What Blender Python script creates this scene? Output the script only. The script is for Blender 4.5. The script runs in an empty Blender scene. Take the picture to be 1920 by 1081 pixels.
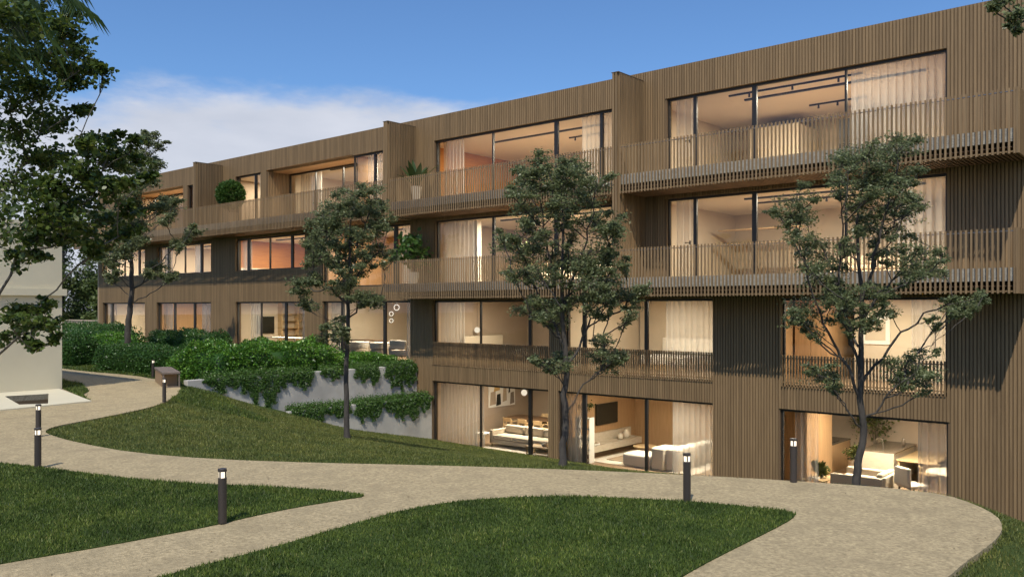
import bpy, bmesh, math, random
import numpy as np
from mathutils import Vector, Matrix

random.seed(7)
rng = np.random.default_rng(7)
scn = bpy.context.scene
COL = scn.collection
R_ = math.radians

# ------------------------------------------------------------------ camera, sky, sun, exposure
YAW = math.atan(1600 / 1864.0)
cam_d = bpy.data.cameras.new("camera")
cam = bpy.data.objects.new("camera", cam_d)
COL.objects.link(cam)
cam.location = (0, 0, 0)                       # eye 2.4 m above the garden path
cam.rotation_euler = (R_(90), 0, YAW)
cam_d.sensor_width = 36
cam_d.lens = 30
cam_d.shift_y = 0.018
cam_d.clip_end = 2000
scn.camera = cam

SUN_TO = Vector((0.655, -1.46, 2.3)).normalized()   # towards the sun
SUN_EL = math.asin(SUN_TO.z)
SUN_AZ = math.atan2(SUN_TO.x, SUN_TO.y)
world = bpy.data.worlds.new("World")
scn.world = world
world.use_nodes = True
wn, wl = world.node_tree.nodes, world.node_tree.links
wn.clear()
w_out = wn.new("ShaderNodeOutputWorld")
w_bg = wn.new("ShaderNodeBackground")
w_bg.inputs[1].default_value = 0.10
sky = wn.new("ShaderNodeTexSky")
sky.sky_type = 'NISHITA'
sky.sun_disc = False
sky.sun_elevation = SUN_EL
sky.sun_rotation = SUN_AZ
sky.air_density = 1.0
sky.dust_density = 0.6
sky.ozone_density = 2.5
# clouds: a broken bank low over the horizon all round, plus thin wisps higher up
w_co = wn.new("ShaderNodeTexCoord")
w_sep = wn.new("ShaderNodeSeparateXYZ")
wl.new(w_co.outputs["Generated"], w_sep.inputs[0])
w_map = wn.new("ShaderNodeMapping")
w_map.inputs["Scale"].default_value = (1.6, 1.6, 4.6)
w_map.inputs["Location"].default_value = (0.35, 0.2, 0.0)
wl.new(w_co.outputs["Generated"], w_map.inputs[0])
w_noise = wn.new("ShaderNodeTexNoise")
w_noise.inputs["Scale"].default_value = 2.2
w_noise.inputs["Detail"].default_value = 9
w_noise.inputs["Roughness"].default_value = 0.56
wl.new(w_map.outputs[0], w_noise.inputs["Vector"])
def wmath(op, a, b, clamp=False):
    n = wn.new("ShaderNodeMath"); n.operation = op; n.use_clamp = clamp
    for i, v in enumerate((a, b)):
        if isinstance(v, (int, float)): n.inputs[i].default_value = v
        else: wl.new(v, n.inputs[i])
    return n.outputs[0]
# cover = noise*k + (0.235 - elevation)*m
w_e = wmath('SUBTRACT', 0.238, w_sep.outputs[2])
w_e = wmath('MULTIPLY', w_e, 21.0)
w_n = wmath('SUBTRACT', w_noise.outputs["Fac"], 0.5)
w_n = wmath('MULTIPLY', w_n, 3.6)
w_c = wmath('ADD', w_e, w_n)
w_c = wmath('MULTIPLY', w_c, 1.15, True)
w_s = wn.new("ShaderNodeMapRange"); w_s.interpolation_type = 'SMOOTHSTEP'
wl.new(w_c, w_s.inputs[0]); w_s.inputs[4].default_value = 0.93
w_n2 = wn.new("ShaderNodeTexNoise"); w_n2.inputs["Scale"].default_value = 5.0; w_n2.inputs["Detail"].default_value = 6
wl.new(w_map.outputs[0], w_n2.inputs["Vector"])
w_cr = wn.new("ShaderNodeMapRange")
wl.new(w_n2.outputs["Fac"], w_cr.inputs[0]); w_cr.inputs[1].default_value = 0.3; w_cr.inputs[2].default_value = 0.7
w_cr.inputs[3].default_value = 0.0; w_cr.inputs[4].default_value = 1.0
w_cm = wn.new("ShaderNodeMix"); w_cm.data_type = 'RGBA'
wl.new(w_cr.outputs[0], w_cm.inputs[0])
w_cm.inputs[6].default_value = (5.4, 5.7, 6.5, 1); w_cm.inputs[7].default_value = (6.6, 6.8, 7.5, 1)
w_mix = wn.new("ShaderNodeMix"); w_mix.data_type = 'RGBA'
wl.new(w_s.outputs[0], w_mix.inputs[0])
w_tint = wn.new("ShaderNodeMix"); w_tint.data_type = 'RGBA'; w_tint.blend_type = 'MULTIPLY'; w_tint.inputs[0].default_value = 1.0
wl.new(sky.outputs[0], w_tint.inputs[6]); w_tint.inputs[7].default_value = (0.80, 1.07, 1.36, 1)
wl.new(w_tint.outputs[2], w_mix.inputs[6])
wl.new(w_cm.outputs[2], w_mix.inputs[7])
wl.new(w_mix.outputs[2], w_bg.inputs[0])
wl.new(w_bg.outputs[0], w_out.inputs[0])

sun_d = bpy.data.lights.new("sun", 'SUN')
sun_d.energy = 3.6
sun_d.angle = R_(0.53)
sun_d.color = (1.0, 0.93, 0.82)
sun = bpy.data.objects.new("sun", sun_d)
COL.objects.link(sun)
sun.rotation_euler = SUN_TO.to_track_quat('Z', 'Y').to_euler()
sun.location = SUN_TO * 60

scn.view_settings.view_transform = 'Standard'
scn.view_settings.look = 'None'
scn.view_settings.exposure = 0.12
scn.view_settings.gamma = 1.0
scn.view_settings.use_curve_mapping = False
scn.render.engine = 'CYCLES'
cy = scn.cycles
cy.max_bounces = 7; cy.diffuse_bounces = 4; cy.glossy_bounces = 3; cy.transmission_bounces = 4
cy.transparent_max_bounces = 14
cy.caustics_reflective = False; cy.caustics_refractive = False
cy.use_denoising = True
cy.sample_clamp_indirect = 6.0

# ------------------------------------------------------------------ survey helpers (garden axes: X along the facade, Y towards it)
FW = np.array((-math.sin(YAW), math.cos(YAW)))
RT = np.array((math.cos(YAW), math.sin(YAW)))
GZ = -2.4                                      # path level
def at(px, py, t):
    """point seen at photo pixel (px, py) at t metres along the view axis"""
    p = FW * t + RT * ((px - 960) / 1600 * t)
    return Vector((p[0], p[1], (575 - py) / 1600 * t))
def onz(px, py, z=GZ):
    return at(px, py, -z * 1600 / (py - 575))
def ony(px, py, Y):
    u = (px - 960) / 1600
    return at(px, py, Y / (FW[1] + RT[1] * u))

# ------------------------------------------------------------------ materials
MATS = {}
def nodes_of(name):
    m = bpy.data.materials.new(name); m.use_nodes = True
    nt = m.node_tree; nt.nodes.clear()
    out = nt.nodes.new("ShaderNodeOutputMaterial")
    MATS[name] = m
    return m, nt.nodes, nt.links, out
def rgba(c): return (c[0], c[1], c[2], 1)
def pmat(name, c1, c2=None, scale=4.0, rough=0.6, rough2=None, bump=0.0, bscale=60.0, stretch=(1, 1, 1), metallic=0.0, spec=0.35,
         rnd=0.0, detail=5, c3=None, c3scale=0.5, distort=0.0):
    """principled surface: noise between c1 and c2, optional large blotches of c3, per-piece brightness spread rnd"""
    m, n, l, out = nodes_of(name)
    b = n.new("ShaderNodeBsdfPrincipled"); l.new(b.outputs[0], out.inputs[0])
    b.inputs["Roughness"].default_value = rough; b.inputs["Metallic"].default_value = metallic
    b.inputs["Specular IOR Level"].default_value = spec
    co = n.new("ShaderNodeTexCoord"); mp = n.new("ShaderNodeMapping"); l.new(co.outputs["Object"], mp.inputs[0])
    mp.inputs["Scale"].default_value = stretch
    oi = None
    if rnd:
        oi = n.new("ShaderNodeObjectInfo"); ge = n.new("ShaderNodeNewGeometry")
        ad = n.new("ShaderNodeMath"); ad.operation = 'ADD'; l.new(oi.outputs["Random"], ad.inputs[0]); l.new(ge.outputs["Random Per Island"], ad.inputs[1])
        fr = n.new("ShaderNodeMath"); fr.operation = 'FRACT'; l.new(ad.outputs[0], fr.inputs[0])
        wn_ = n.new("ShaderNodeTexWhiteNoise"); wn_.noise_dimensions = '1D'; l.new(fr.outputs[0], wn_.inputs["W"])
    col = None
    if c2 is not None:
        tx = n.new("ShaderNodeTexNoise"); tx.inputs["Scale"].default_value = scale; tx.inputs["Detail"].default_value = detail
        tx.inputs["Roughness"].default_value = 0.62; tx.inputs["Distortion"].default_value = distort
        l.new(mp.outputs[0], tx.inputs["Vector"])
        if rnd:
            tx.noise_dimensions = '4D'; mu = n.new("ShaderNodeMath"); mu.operation = 'MULTIPLY'; mu.inputs[1].default_value = 37.0
            l.new(fr.outputs[0], mu.inputs[0]); l.new(mu.outputs[0], tx.inputs["W"])
        rp = n.new("ShaderNodeMapRange"); rp.inputs[1].default_value = 0.32; rp.inputs[2].default_value = 0.68
        l.new(tx.outputs["Fac"], rp.inputs[0])
        mx = n.new("ShaderNodeMix"); mx.data_type = 'RGBA'; l.new(rp.outputs[0], mx.inputs[0])
        mx.inputs[6].default_value = rgba(c1); mx.inputs[7].default_value = rgba(c2); col = mx.outputs[2]
        if rough2 is not None:
            rr = n.new("ShaderNodeMapRange"); l.new(tx.outputs["Fac"], rr.inputs[0]); rr.inputs[3].default_value = rough; rr.inputs[4].default_value = rough2
            l.new(rr.outputs[0], b.inputs["Roughness"])
    if c3 is not None:
        t3 = n.new("ShaderNodeTexNoise"); t3.inputs["Scale"].default_value = c3scale; t3.inputs["Detail"].default_value = 5
        l.new(co.outputs["Object"], t3.inputs["Vector"])
        r3 = n.new("ShaderNodeMapRange"); r3.inputs[1].default_value = 0.48; r3.inputs[2].default_value = 0.72; r3.inputs[4].default_value = 0.7
        l.new(t3.outputs["Fac"], r3.inputs[0])
        m3 = n.new("ShaderNodeMix"); m3.data_type = 'RGBA'; l.new(r3.outputs[0], m3.inputs[0])
        if col is not None: l.new(col, m3.inputs[6])
        else: m3.inputs[6].default_value = rgba(c1)
        m3.inputs[7].default_value = rgba(c3); col = m3.outputs[2]
    if rnd:
        mr = n.new("ShaderNodeMapRange"); l.new(wn_.outputs["Value"], mr.inputs[0]); mr.inputs[3].default_value = 1 - rnd; mr.inputs[4].default_value = 1 + rnd
        hs = n.new("ShaderNodeHueSaturation"); l.new(mr.outputs[0], hs.inputs["Value"])
        if col is not None: l.new(col, hs.inputs["Color"])
        else: hs.inputs["Color"].default_value = rgba(c1)
        col = hs.outputs[0]
    if col is not None: l.new(col, b.inputs["Base Color"])
    else: b.inputs["Base Color"].default_value = rgba(c1)
    if bump:
        tb = n.new("ShaderNodeTexNoise"); tb.inputs["Scale"].default_value = bscale; tb.inputs["Detail"].default_value = 5
        l.new(mp.outputs[0], tb.inputs["Vector"])
        bp = n.new("ShaderNodeBump"); bp.inputs["Strength"].default_value = bump; bp.inputs["Distance"].default_value = 0.02
        l.new(tb.outputs["Fac"], bp.inputs["Height"]); l.new(bp.outputs[0], b.inputs["Normal"])
    return m
def leafmat(name, c1, c2, rough=0.45, trans=0.35, c3=None, patch=0.0):
    m, n, l, out = nodes_of(name)
    ge = n.new("ShaderNodeNewGeometry")
    rp = n.new("ShaderNodeValToRGB"); l.new(ge.outputs["Random Per Island"], rp.inputs[0])
    e = rp.color_ramp.elements; e[0].color = rgba(c1); e[1].color = rgba(c2); e[1].position = 0.9
    if c3 is not None:
        k = e.new(1.0); k.color = rgba(c3); e[1].position = 0.86
    b = n.new("ShaderNodeBsdfPrincipled"); b.inputs["Roughness"].default_value = rough; b.inputs["Specular IOR Level"].default_value = 0.4
    t = n.new("ShaderNodeBsdfTranslucent")
    hs = n.new("ShaderNodeHueSaturation"); hs.inputs["Value"].default_value = 1.5; hs.inputs["Hue"].default_value = 0.485
    src = rp.outputs[0]
    if patch:
        co = n.new("ShaderNodeTexCoord"); tx = n.new("ShaderNodeTexNoise"); tx.inputs["Scale"].default_value = 1.3; tx.inputs["Detail"].default_value = 6; tx.inputs["Roughness"].default_value = .65
        l.new(co.outputs["Object"], tx.inputs["Vector"])
        mr = n.new("ShaderNodeMapRange"); mr.inputs[1].default_value = .3; mr.inputs[2].default_value = .7; mr.inputs[3].default_value = 1 - patch; mr.inputs[4].default_value = 1 + patch
        l.new(tx.outputs["Fac"], mr.inputs[0])
        mh = n.new("ShaderNodeMapRange"); mh.inputs[1].default_value = .3; mh.inputs[2].default_value = .7; mh.inputs[3].default_value = .515; mh.inputs[4].default_value = .475
        l.new(tx.outputs["Fac"], mh.inputs[0])
        h2 = n.new("ShaderNodeHueSaturation"); l.new(mr.outputs[0], h2.inputs["Value"]); l.new(mh.outputs[0], h2.inputs["Hue"]); l.new(src, h2.inputs["Color"]); src = h2.outputs[0]
    l.new(src, b.inputs["Base Color"]); l.new(src, hs.inputs["Color"]); l.new(hs.outputs[0], t.inputs[0])
    mx = n.new("ShaderNodeMixShader"); mx.inputs[0].default_value = trans
    l.new(b.outputs[0], mx.inputs[1]); l.new(t.outputs[0], mx.inputs[2]); l.new(mx.outputs[0], out.inputs[0])
    return m
def emat(name, c, s):
    m, n, l, out = nodes_of(name)
    e = n.new("ShaderNodeEmission"); e.inputs[0].default_value = rgba(c); e.inputs[1].default_value = s
    l.new(e.outputs[0], out.inputs[0]); return m

pmat("cladding", (0.262, 0.174, 0.088), (0.182, 0.118, 0.058), scale=3.0, stretch=(9, 9, 0.35), rough=0.62, rnd=0.15, bump=0.15, bscale=20)
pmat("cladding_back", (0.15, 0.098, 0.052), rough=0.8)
pmat("wall_core", (0.30, 0.22, 0.14), rough=0.8)
pmat("dark_metal", (0.016, 0.013, 0.011), rough=0.42, spec=0.5)
pmat("rail_metal", (0.20, 0.19, 0.20), rough=0.35, metallic=0.7)
pmat("slab_stone", (0.40, 0.38, 0.335), (0.25, 0.235, 0.205), scale=7, stretch=(1, 1, 2.2), rough=0.85, bump=0.5, bscale=14)
pmat("soffit", (0.20, 0.12, 0.07), (0.13, 0.078, 0.045), scale=4, stretch=(6, 0.5, 6), rough=0.6, rnd=0.12)
pmat("coping", (0.14, 0.10, 0.06), rough=0.55)
pmat("path", (0.525, 0.418, 0.240), (0.250, 0.197, 0.110), scale=24, rough=0.9, bump=0.7, bscale=60, detail=14, c3=(0.285, 0.227, 0.130), c3scale=2.6)
pmat("soil_grass", (0.035, 0.058, 0.014), (0.058, 0.085, 0.022), scale=14, rough=0.95, bump=0.6, bscale=45, spec=0.1, c3=(0.05, 0.066, 0.02), c3scale=0.35)
pmat("far_ground", (0.045, 0.07, 0.02), (0.065, 0.085, 0.03), scale=0.4, rough=0.95, spec=0.1)
pmat("soil", (0.05, 0.038, 0.026), (0.03, 0.024, 0.017), scale=12, rough=0.95, bump=0.6, bscale=30)
pmat("concrete", (0.56, 0.535, 0.48), (0.46, 0.44, 0.395), scale=2.4, rough=0.8, bump=0.15, bscale=30, c3=(0.36, 0.345, 0.31), c3scale=1.1)
pmat("stucco", (0.60, 0.55, 0.405), (0.57, 0.52, 0.38), scale=2.0, rough=0.9, bump=0.12, bscale=70, c3=(0.53, 0.48, 0.35), c3scale=0.35)
pmat("pit_brown", (0.12, 0.085, 0.05), rough=0.7)
pmat("bollard", (0.045, 0.037, 0.032), rough=0.4, spec=0.5)
emat("lamp_glow", (1.0, 0.86, 0.66), 1.6)
emat("ring_glow", (1.0, 0.92, 0.80), 1.6)
emat("warm_glow", (1.0, 0.86, 0.66), 0.95)
pmat("bench_wood", (0.20, 0.16, 0.13), (0.15, 0.118, 0.095), scale=6, stretch=(1, 8, 1), rough=0.55)
pmat("bench_side", (0.26, 0.175, 0.10), rough=0.6)
pmat("bark", (0.085, 0.075, 0.062), (0.045, 0.038, 0.032), scale=18, stretch=(1, 1, 0.3), rough=0.9, bump=0.6, bscale=40)
pmat("bark_grey", (0.16, 0.145, 0.12), (0.09, 0.08, 0.066), scale=14, stretch=(1, 1, 0.3), rough=0.9, bump=0.6, bscale=40)
leafmat("maple_leaf", (0.058, 0.086, 0.034), (0.225, 0.258, 0.120), rough=0.40, trans=0.38)
leafmat("alder_leaf", (0.024, 0.050, 0.009), (0.092, 0.138, 0.024), rough=0.42, trans=0.34, c3=(0.12, 0.145, 0.03))
leafmat("hedge_leaf", (0.018, 0.070, 0.008), (0.115, 0.26, 0.030), rough=0.34, trans=0.25, c3=(0.22, 0.38, 0.055))  # darkest and palest leaf tones put deep shade and highlights into the colour
leafmat("hedge_dark", (0.018, 0.060, 0.013), (0.066, 0.150, 0.030), rough=0.42, trans=0.25)
leafmat("vine_leaf", (0.030, 0.080, 0.013), (0.10, 0.19, 0.034), rough=0.42, trans=0.25)
leafmat("palm_leaf", (0.018, 0.042, 0.012), (0.05, 0.085, 0.022), rough=0.35, trans=0.2)
leafmat("far_leaf", (0.035, 0.065, 0.016), (0.13, 0.17, 0.045), rough=0.6, trans=0.3)
leafmat("grass_blade", (0.016, 0.036, 0.005), (0.120, 0.185, 0.030), rough=0.55, trans=0.28, c3=(0.22, 0.235, 0.07), patch=.45)
leafmat("lawn_blade", (0.050, 0.068, 0.014), (0.185, 0.215, 0.05), rough=0.55, trans=0.28, c3=(0.22, 0.21, 0.07), patch=.28)
leafmat("dry_leaf", (0.10, 0.07, 0.03), (0.22, 0.15, 0.06), rough=.7, trans=.1)
leafmat("indoor_leaf", (0.04, 0.06, 0.014), (0.11, 0.12, 0.03), rough=0.5, trans=0.25)
leafmat("bush_leaf", (0.028, 0.075, 0.012), (0.07, 0.14, 0.025), rough=0.5, trans=0.25)
pmat("plaster_beige", (0.62, 0.525, 0.40), (0.58, 0.49, 0.37), scale=1.5, rough=0.85)
pmat("plaster_taupe", (0.42, 0.33, 0.25), (0.39, 0.305, 0.23), scale=1.5, rough=0.85)
pmat("ceiling_white", (0.70, 0.64, 0.55), rough=0.9)
pmat("oak_panel", (0.50, 0.31, 0.16), (0.40, 0.24, 0.12), scale=3, stretch=(7, 7, 0.4), rough=0.55)
pmat("orange_timber", (0.54, 0.235, 0.060), (0.42, 0.17, 0.042), scale=3, stretch=(0.5, 0.5, 9), rough=0.5)
pmat("oak_floor", (0.34, 0.235, 0.15), (0.26, 0.175, 0.11), scale=3, stretch=(9, 0.7, 1), rough=0.4)
pmat("fabric_cream", (0.66, 0.57, 0.45), (0.60, 0.52, 0.41), scale=60, rough=0.95, bump=0.2, bscale=160)
pmat("fabric_white", (0.80, 0.74, 0.64), (0.75, 0.69, 0.60), scale=60, rough=0.95, bump=0.2, bscale=160)
pmat("fabric_tan", (0.46, 0.36, 0.25), (0.42, 0.33, 0.23), scale=60, rough=0.95)
pmat("rug_white", (0.76, 0.69, 0.59), (0.70, 0.63, 0.54), scale=40, rough=0.97, bump=0.4, bscale=120)
pmat("rug_tan", (0.38, 0.29, 0.20), (0.34, 0.26, 0.18), scale=30, rough=0.97)
pmat("oak_light", (0.60, 0.43, 0.24), (0.52, 0.36, 0.19), scale=5, stretch=(1, 8, 8), rough=0.5)
pmat("walnut", (0.15, 0.085, 0.045), (0.10, 0.055, 0.03), scale=5, stretch=(1, 8, 8), rough=0.45)
pmat("travertine", (0.62, 0.54, 0.43), (0.52, 0.44, 0.34), scale=5, stretch=(1, 1, 3), rough=0.5)
pmat("dark_stone", (0.17, 0.13, 0.095), (0.12, 0.095, 0.07), scale=4, rough=0.25)
pmat("screen_black", (0.012, 0.011, 0.010), rough=0.22, spec=0.5)
pmat("black", (0.02, 0.018, 0.016), rough=0.5)
pmat("paper_white", (0.82, 0.79, 0.73), rough=0.7)
pmat("art_ochre", (0.55, 0.36, 0.15), rough=0.8)
pmat("art_grey", (0.22, 0.18, 0.14), rough=0.8)
pmat("steel", (0.55, 0.52, 0.48), rough=0.25, metallic=0.9)
pmat("ceramic", (0.70, 0.62, 0.50), rough=0.5)
pmat("pot_white", (0.46, 0.41, 0.34), rough=0.6)
pmat("garden_wall", (0.48, 0.38, 0.28), (0.42, 0.33, 0.24), scale=3, rough=0.9)

def glassmat():
    m, n, l, out = nodes_of("glass")
    fr = n.new("ShaderNodeFresnel"); fr.inputs[0].default_value = 1.5
    mu = n.new("ShaderNodeMath"); mu.operation = 'MULTIPLY'; mu.inputs[1].default_value = 1.15; l.new(fr.outputs[0], mu.inputs[0])
    tr = n.new("ShaderNodeBsdfTransparent"); tr.inputs[0].default_value = (0.90, 0.91, 0.90, 1)
    gl = n.new("ShaderNodeBsdfGlossy"); gl.inputs["Roughness"].default_value = 0.01; gl.inputs[0].default_value = (0.9, 0.92, 0.95, 1)
    mx = n.new("ShaderNodeMixShader"); l.new(mu.outputs[0], mx.inputs[0]); l.new(tr.outputs[0], mx.inputs[1]); l.new(gl.outputs[0], mx.inputs[2])
    l.new(mx.outputs[0], out.inputs[0])
glassmat()
def sheermat(name, c, op):
    m, n, l, out = nodes_of(name)
    d = n.new("ShaderNodeBsdfDiffuse"); d.inputs[0].default_value = rgba(c)
    t = n.new("ShaderNodeBsdfTranslucent"); t.inputs[0].default_value = rgba(c)
    tr = n.new("ShaderNodeBsdfTransparent")
    m1 = n.new("ShaderNodeMixShader"); m1.inputs[0].default_value = 0.5; l.new(d.outputs[0], m1.inputs[1]); l.new(t.outputs[0], m1.inputs[2])
    m2 = n.new("ShaderNodeMixShader"); m2.inputs[0].default_value = op; l.new(tr.outputs[0], m2.inputs[1]); l.new(m1.outputs[0], m2.inputs[2])
    l.new(m2.outputs[0], out.inputs[0])
sheermat("sheer_cream", (0.80, 0.76, 0.70), 0.42)
sheermat("sheer_grey", (0.66, 0.645, 0.64), 0.36)
sheermat("sheer_dark", (0.34, 0.33, 0.35), 0.52)

# ------------------------------------------------------------------ mesh helpers
class MB:
    def __init__(s): s.v = []; s.f = []
    def add(s, vs, fs):
        o = len(s.v); s.v.extend([tuple(v) for v in vs]); s.f.extend([tuple(i + o for i in f) for f in fs]); return s
    def box(s, x0, x1, y0, y1, z0, z1):
        return s.add([(x0, y0, z0), (x1, y0, z0), (x1, y1, z0), (x0, y1, z0), (x0, y0, z1), (x1, y0, z1), (x1, y1, z1), (x0, y1, z1)],
                     [(0, 3, 2, 1), (4, 5, 6, 7), (0, 1, 5, 4), (1, 2, 6, 5), (2, 3, 7, 6), (3, 0, 4, 7)])
    def prism(s, pts, z0, z1):
        n = len(pts)
        ar = sum(pts[i][0] * pts[(i + 1) % n][1] - pts[(i + 1) % n][0] * pts[i][1] for i in range(n))
        if ar < 0: pts = pts[::-1]
        vs = [(p[0], p[1], z0) for p in pts] + [(p[0], p[1], z1) for p in pts]
        fs = [tuple(range(n))[::-1], tuple(range(n, 2 * n))] + [(i, (i + 1) % n, n + (i + 1) % n, n + i) for i in range(n)]
        return s.add(vs, fs)
    def beam(s, p0, p1, w, d):
        """rectangular bar between two points"""
        p0, p1 = Vector(p0), Vector(p1); a = (p1 - p0).normalized()
        up = Vector((0, 0, 1)) if abs(a.z) < 0.95 else Vector((0, 1, 0))
        r = a.cross(up).normalized() * w / 2; u = r.normalized().cross(a) * d / 2
        vs = [p + q for p in (p0, p1) for q in (-r - u, r - u, r + u, -r + u)]
        return s.add(vs, [(0, 1, 2, 3), (7, 6, 5, 4), (0, 4, 5, 1), (1, 5, 6, 2), (2, 6, 7, 3), (3, 7, 4, 0)])
    def tube(s, pts, rad, n=7, cap=True):
        pts = [Vector(p) for p in pts]; o = len(s.v); m = len(pts)
        ref = Vector((0.31, 0.87, 0.11)).normalized()
        for i, p in enumerate(pts):
            a = (pts[min(i + 1, m - 1)] - pts[max(i - 1, 0)]).normalized()
            x = a.cross(ref)
            x = x.normalized() if x.length > 1e-4 else Vector((1, 0, 0))
            y = a.cross(x)
            for k in range(n):
                th = 2 * math.pi * k / n
                s.v.append(tuple(p + (x * math.cos(th) + y * math.sin(th)) * rad[i]))
        for i in range(m - 1):
            for k in range(n):
                a0 = o + i * n + k; a1 = o + i * n + (k + 1) % n
                s.f.append((a0, a1, a1 + n, a0 + n))
        if cap:
            s.f.append(tuple(o + k for k in range(n))[::-1]); s.f.append(tuple(o + (m - 1) * n + k for k in range(n)))
        return s
    def lathe(s, prof, c=(0, 0, 0), n=20):
        o = len(s.v)
        for r, z in prof:
            for k in range(n):
                th = 2 * math.pi * k / n
                s.v.append((c[0] + r * math.cos(th), c[1] + r * math.sin(th), c[2] + z))
        for i in range(len(prof) - 1):
            for k in range(n):
                a0 = o + i * n + k; a1 = o + i * n + (k + 1) % n
                s.f.append((a0, a1, a1 + n, a0 + n))
        s.f.append(tuple(o + k for k in range(n))[::-1]); s.f.append(tuple(o + (len(prof) - 1) * n + k for k in range(n)))
        return s
    def ball(s, c, r, n=16):
        pr = [(r * math.sin(math.pi * (i + 0.02) / (n / 2 + 0.04)), -r * math.cos(math.pi * (i + 0.02) / (n / 2 + 0.04))) for i in range(n // 2 + 1)]
        return s.lathe(pr, c, n)

def prop(o, **k):
    for a, b in k.items():
        if b is not None: o[a] = b
    return o
def make(name, mb, mat, parent=None, smooth=False, bevel=0.0, seg=2, off=None, label=None):
    me = bpy.data.meshes.new(name)
    if isinstance(mb, MB): me.from_pydata(mb.v, [], mb.f)
    else: me = mb
    if bevel > 0:
        bm = bmesh.new(); bm.from_mesh(me)
        bmesh.ops.bevel(bm, geom=list(bm.edges), offset=bevel, segments=seg, affect='EDGES', profile=0.5)
        bm.to_mesh(me); bm.free()
    if smooth: me.polygons.foreach_set("use_smooth", [True] * len(me.polygons))
    if not me.materials: me.materials.append(MATS[mat])
    o = bpy.data.objects.new(name, me); COL.objects.link(o)
    if parent is not None:
        o.parent = parent
        if off is not None: o.matrix_parent_inverse = Matrix.Translation(-Vector(off))
    if label: o["label"] = label
    return o
class Thing:
    """an Empty at the thing's base; parts are built in world axes unless local=True"""
    def __init__(s, name, label, cat, loc=(0, 0, 0), rot=0.0, group=None, local=False):
        s.e = bpy.data.objects.new(name, None); COL.objects.link(s.e); s.e.empty_display_size = 0.2
        s.e.location = loc; s.e.rotation_euler = (0, 0, rot); s.loc = Vector(loc); s.local = local
        prop(s.e, label=label, category=cat, group=group)
    def part(s, name, mb, mat, **k):
        return make(name, mb, mat, s.e, off=None if s.local else s.loc, **k)
def single(name, mb, mat, label, cat, group=None, **k):
    o = make(name, mb, mat, **k); prop(o, label=label, category=cat, group=group); return o
def struct(name, mb, mat, **k):
    o = make(name, mb, mat, **k); o["kind"] = "structure"; return o
def npmesh(name, v, k):
    """mesh of loose k-gons from an (N*k, 3) array"""
    n = len(v) // k
    me = bpy.data.meshes.new(name); me.vertices.add(n * k); me.vertices.foreach_set("co", v.astype(np.float32).ravel())
    me.loops.add(n * k); me.loops.foreach_set("vertex_index", np.arange(n * k, dtype=np.int32))
    me.polygons.add(n); me.polygons.foreach_set("loop_start", np.arange(0, n * k, k, dtype=np.int32))
    me.polygons.foreach_set("loop_total", np.full(n, k, dtype=np.int32))
    me.update(calc_edges=True); return me
def unit(a): return a / np.maximum(np.linalg.norm(a, axis=1, keepdims=True), 1e-6)
LEAF4 = np.array([(0, 0, 0), (0.32, 0.45, 0.10), (0, 1, -0.05), (-0.32, 0.45, 0.10)])
LEAF6 = np.array([(0, 0, 0), (0.30, 0.22, 0.07), (0.36, 0.62, 0.10), (0, 1, 0.0), (-0.36, 0.62, 0.10), (-0.30, 0.22, 0.07)])
def leaf_mesh(name, P, size, tilt=0.7, shape=LEAF4, out=None, droop=0.0, flat=0.0):
    """leaf-sized faces at points P; `flat` pulls the blades towards horizontal, `out` gives a growth direction"""
    n = len(P)
    d = rng.normal(size=(n, 3)); d[:, 2] *= (1 - flat)
    if out is not None: d = unit(d) * tilt + out
    d[:, 2] -= droop
    d = unit(d)
    u = rng.normal(size=(n, 3)) * tilt; u[:, 2] += 1.0
    x = unit(np.cross(d, u)); nrm = np.cross(x, d)
    s = size * rng.uniform(0.6, 1.25, (n, 1))
    T = shape
    v = P[:, None, :] + (x[:, None, :] * T[None, :, 0:1] + d[:, None, :] * T[None, :, 1:2] + nrm[:, None, :] * T[None, :, 2:3]) * s[:, None, :]
    return npmesh(name, v.reshape(-1, 3), len(T))
def inpoly(P, poly):
    x, y = P[:, 0], P[:, 1]; c = np.zeros(len(P), bool); n = len(poly)
    for i in range(n):
        x0, y0 = poly[i]; x1, y1 = poly[(i + 1) % n]
        k = ((y0 > y) != (y1 > y)); xi = (x1 - x0) * (y - y0) / (y1 - y0 + 1e-12) + x0
        c ^= k & (x < xi)
    return c
def smooth_poly(pts, it=2):
    for _ in range(it):
        q = []
        for i in range(len(pts)):
            a, b = np.array(pts[i]), np.array(pts[(i + 1) % len(pts)])
            q += [tuple(a * .75 + b * .25), tuple(a * .25 + b * .75)]
        pts = q
    return pts

# ------------------------------------------------------------------ ground, path, lawns
def zp(px, py):
    p = onz(px, py); return (p.x, p.y)
FAR_EDGE = [zp(*q) for q in [(1778, 1081), (1806, 1055), (1843, 1030), (1872, 1006), (1881, 986), (1870, 966), (1830, 945), (1776, 927), (1700, 917), (1600, 908),
            (1462, 899), (1340, 892), (1280, 889), (1180, 884), (1000, 877), (800, 871), (600, 867), (400, 860), (250, 848), (150, 830), (97, 816), (82, 808),
            (97, 800), (125, 794), (200, 780), (260, 768), (300, 757), (326, 744), (337, 733), (340, 726)]]
KERB = [(-26.145, 7.0), zp(0, 770), zp(172, 753), (-26.145, 10.25)]        # kerb round the light well of the cream building
PATH = [(-1.6, -6.0), (-2.1, 4.0), (-2.15, 6.6)] + FAR_EDGE + [(-24.75, 13.1)] + [zp(*q) for q in [(330, 713), (287, 710), (260, 704.5), (209, 699.5), (185, 698), (120, 691)]] + [(-40, 14.2), (-40, 10.4), (-26.3, 10.4), (-26.1, 10.3)] + KERB[2:0:-1] + [(-26.0, 7.0), (-26.0, -6)]
PATH = smooth_poly(PATH, 1)
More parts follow.
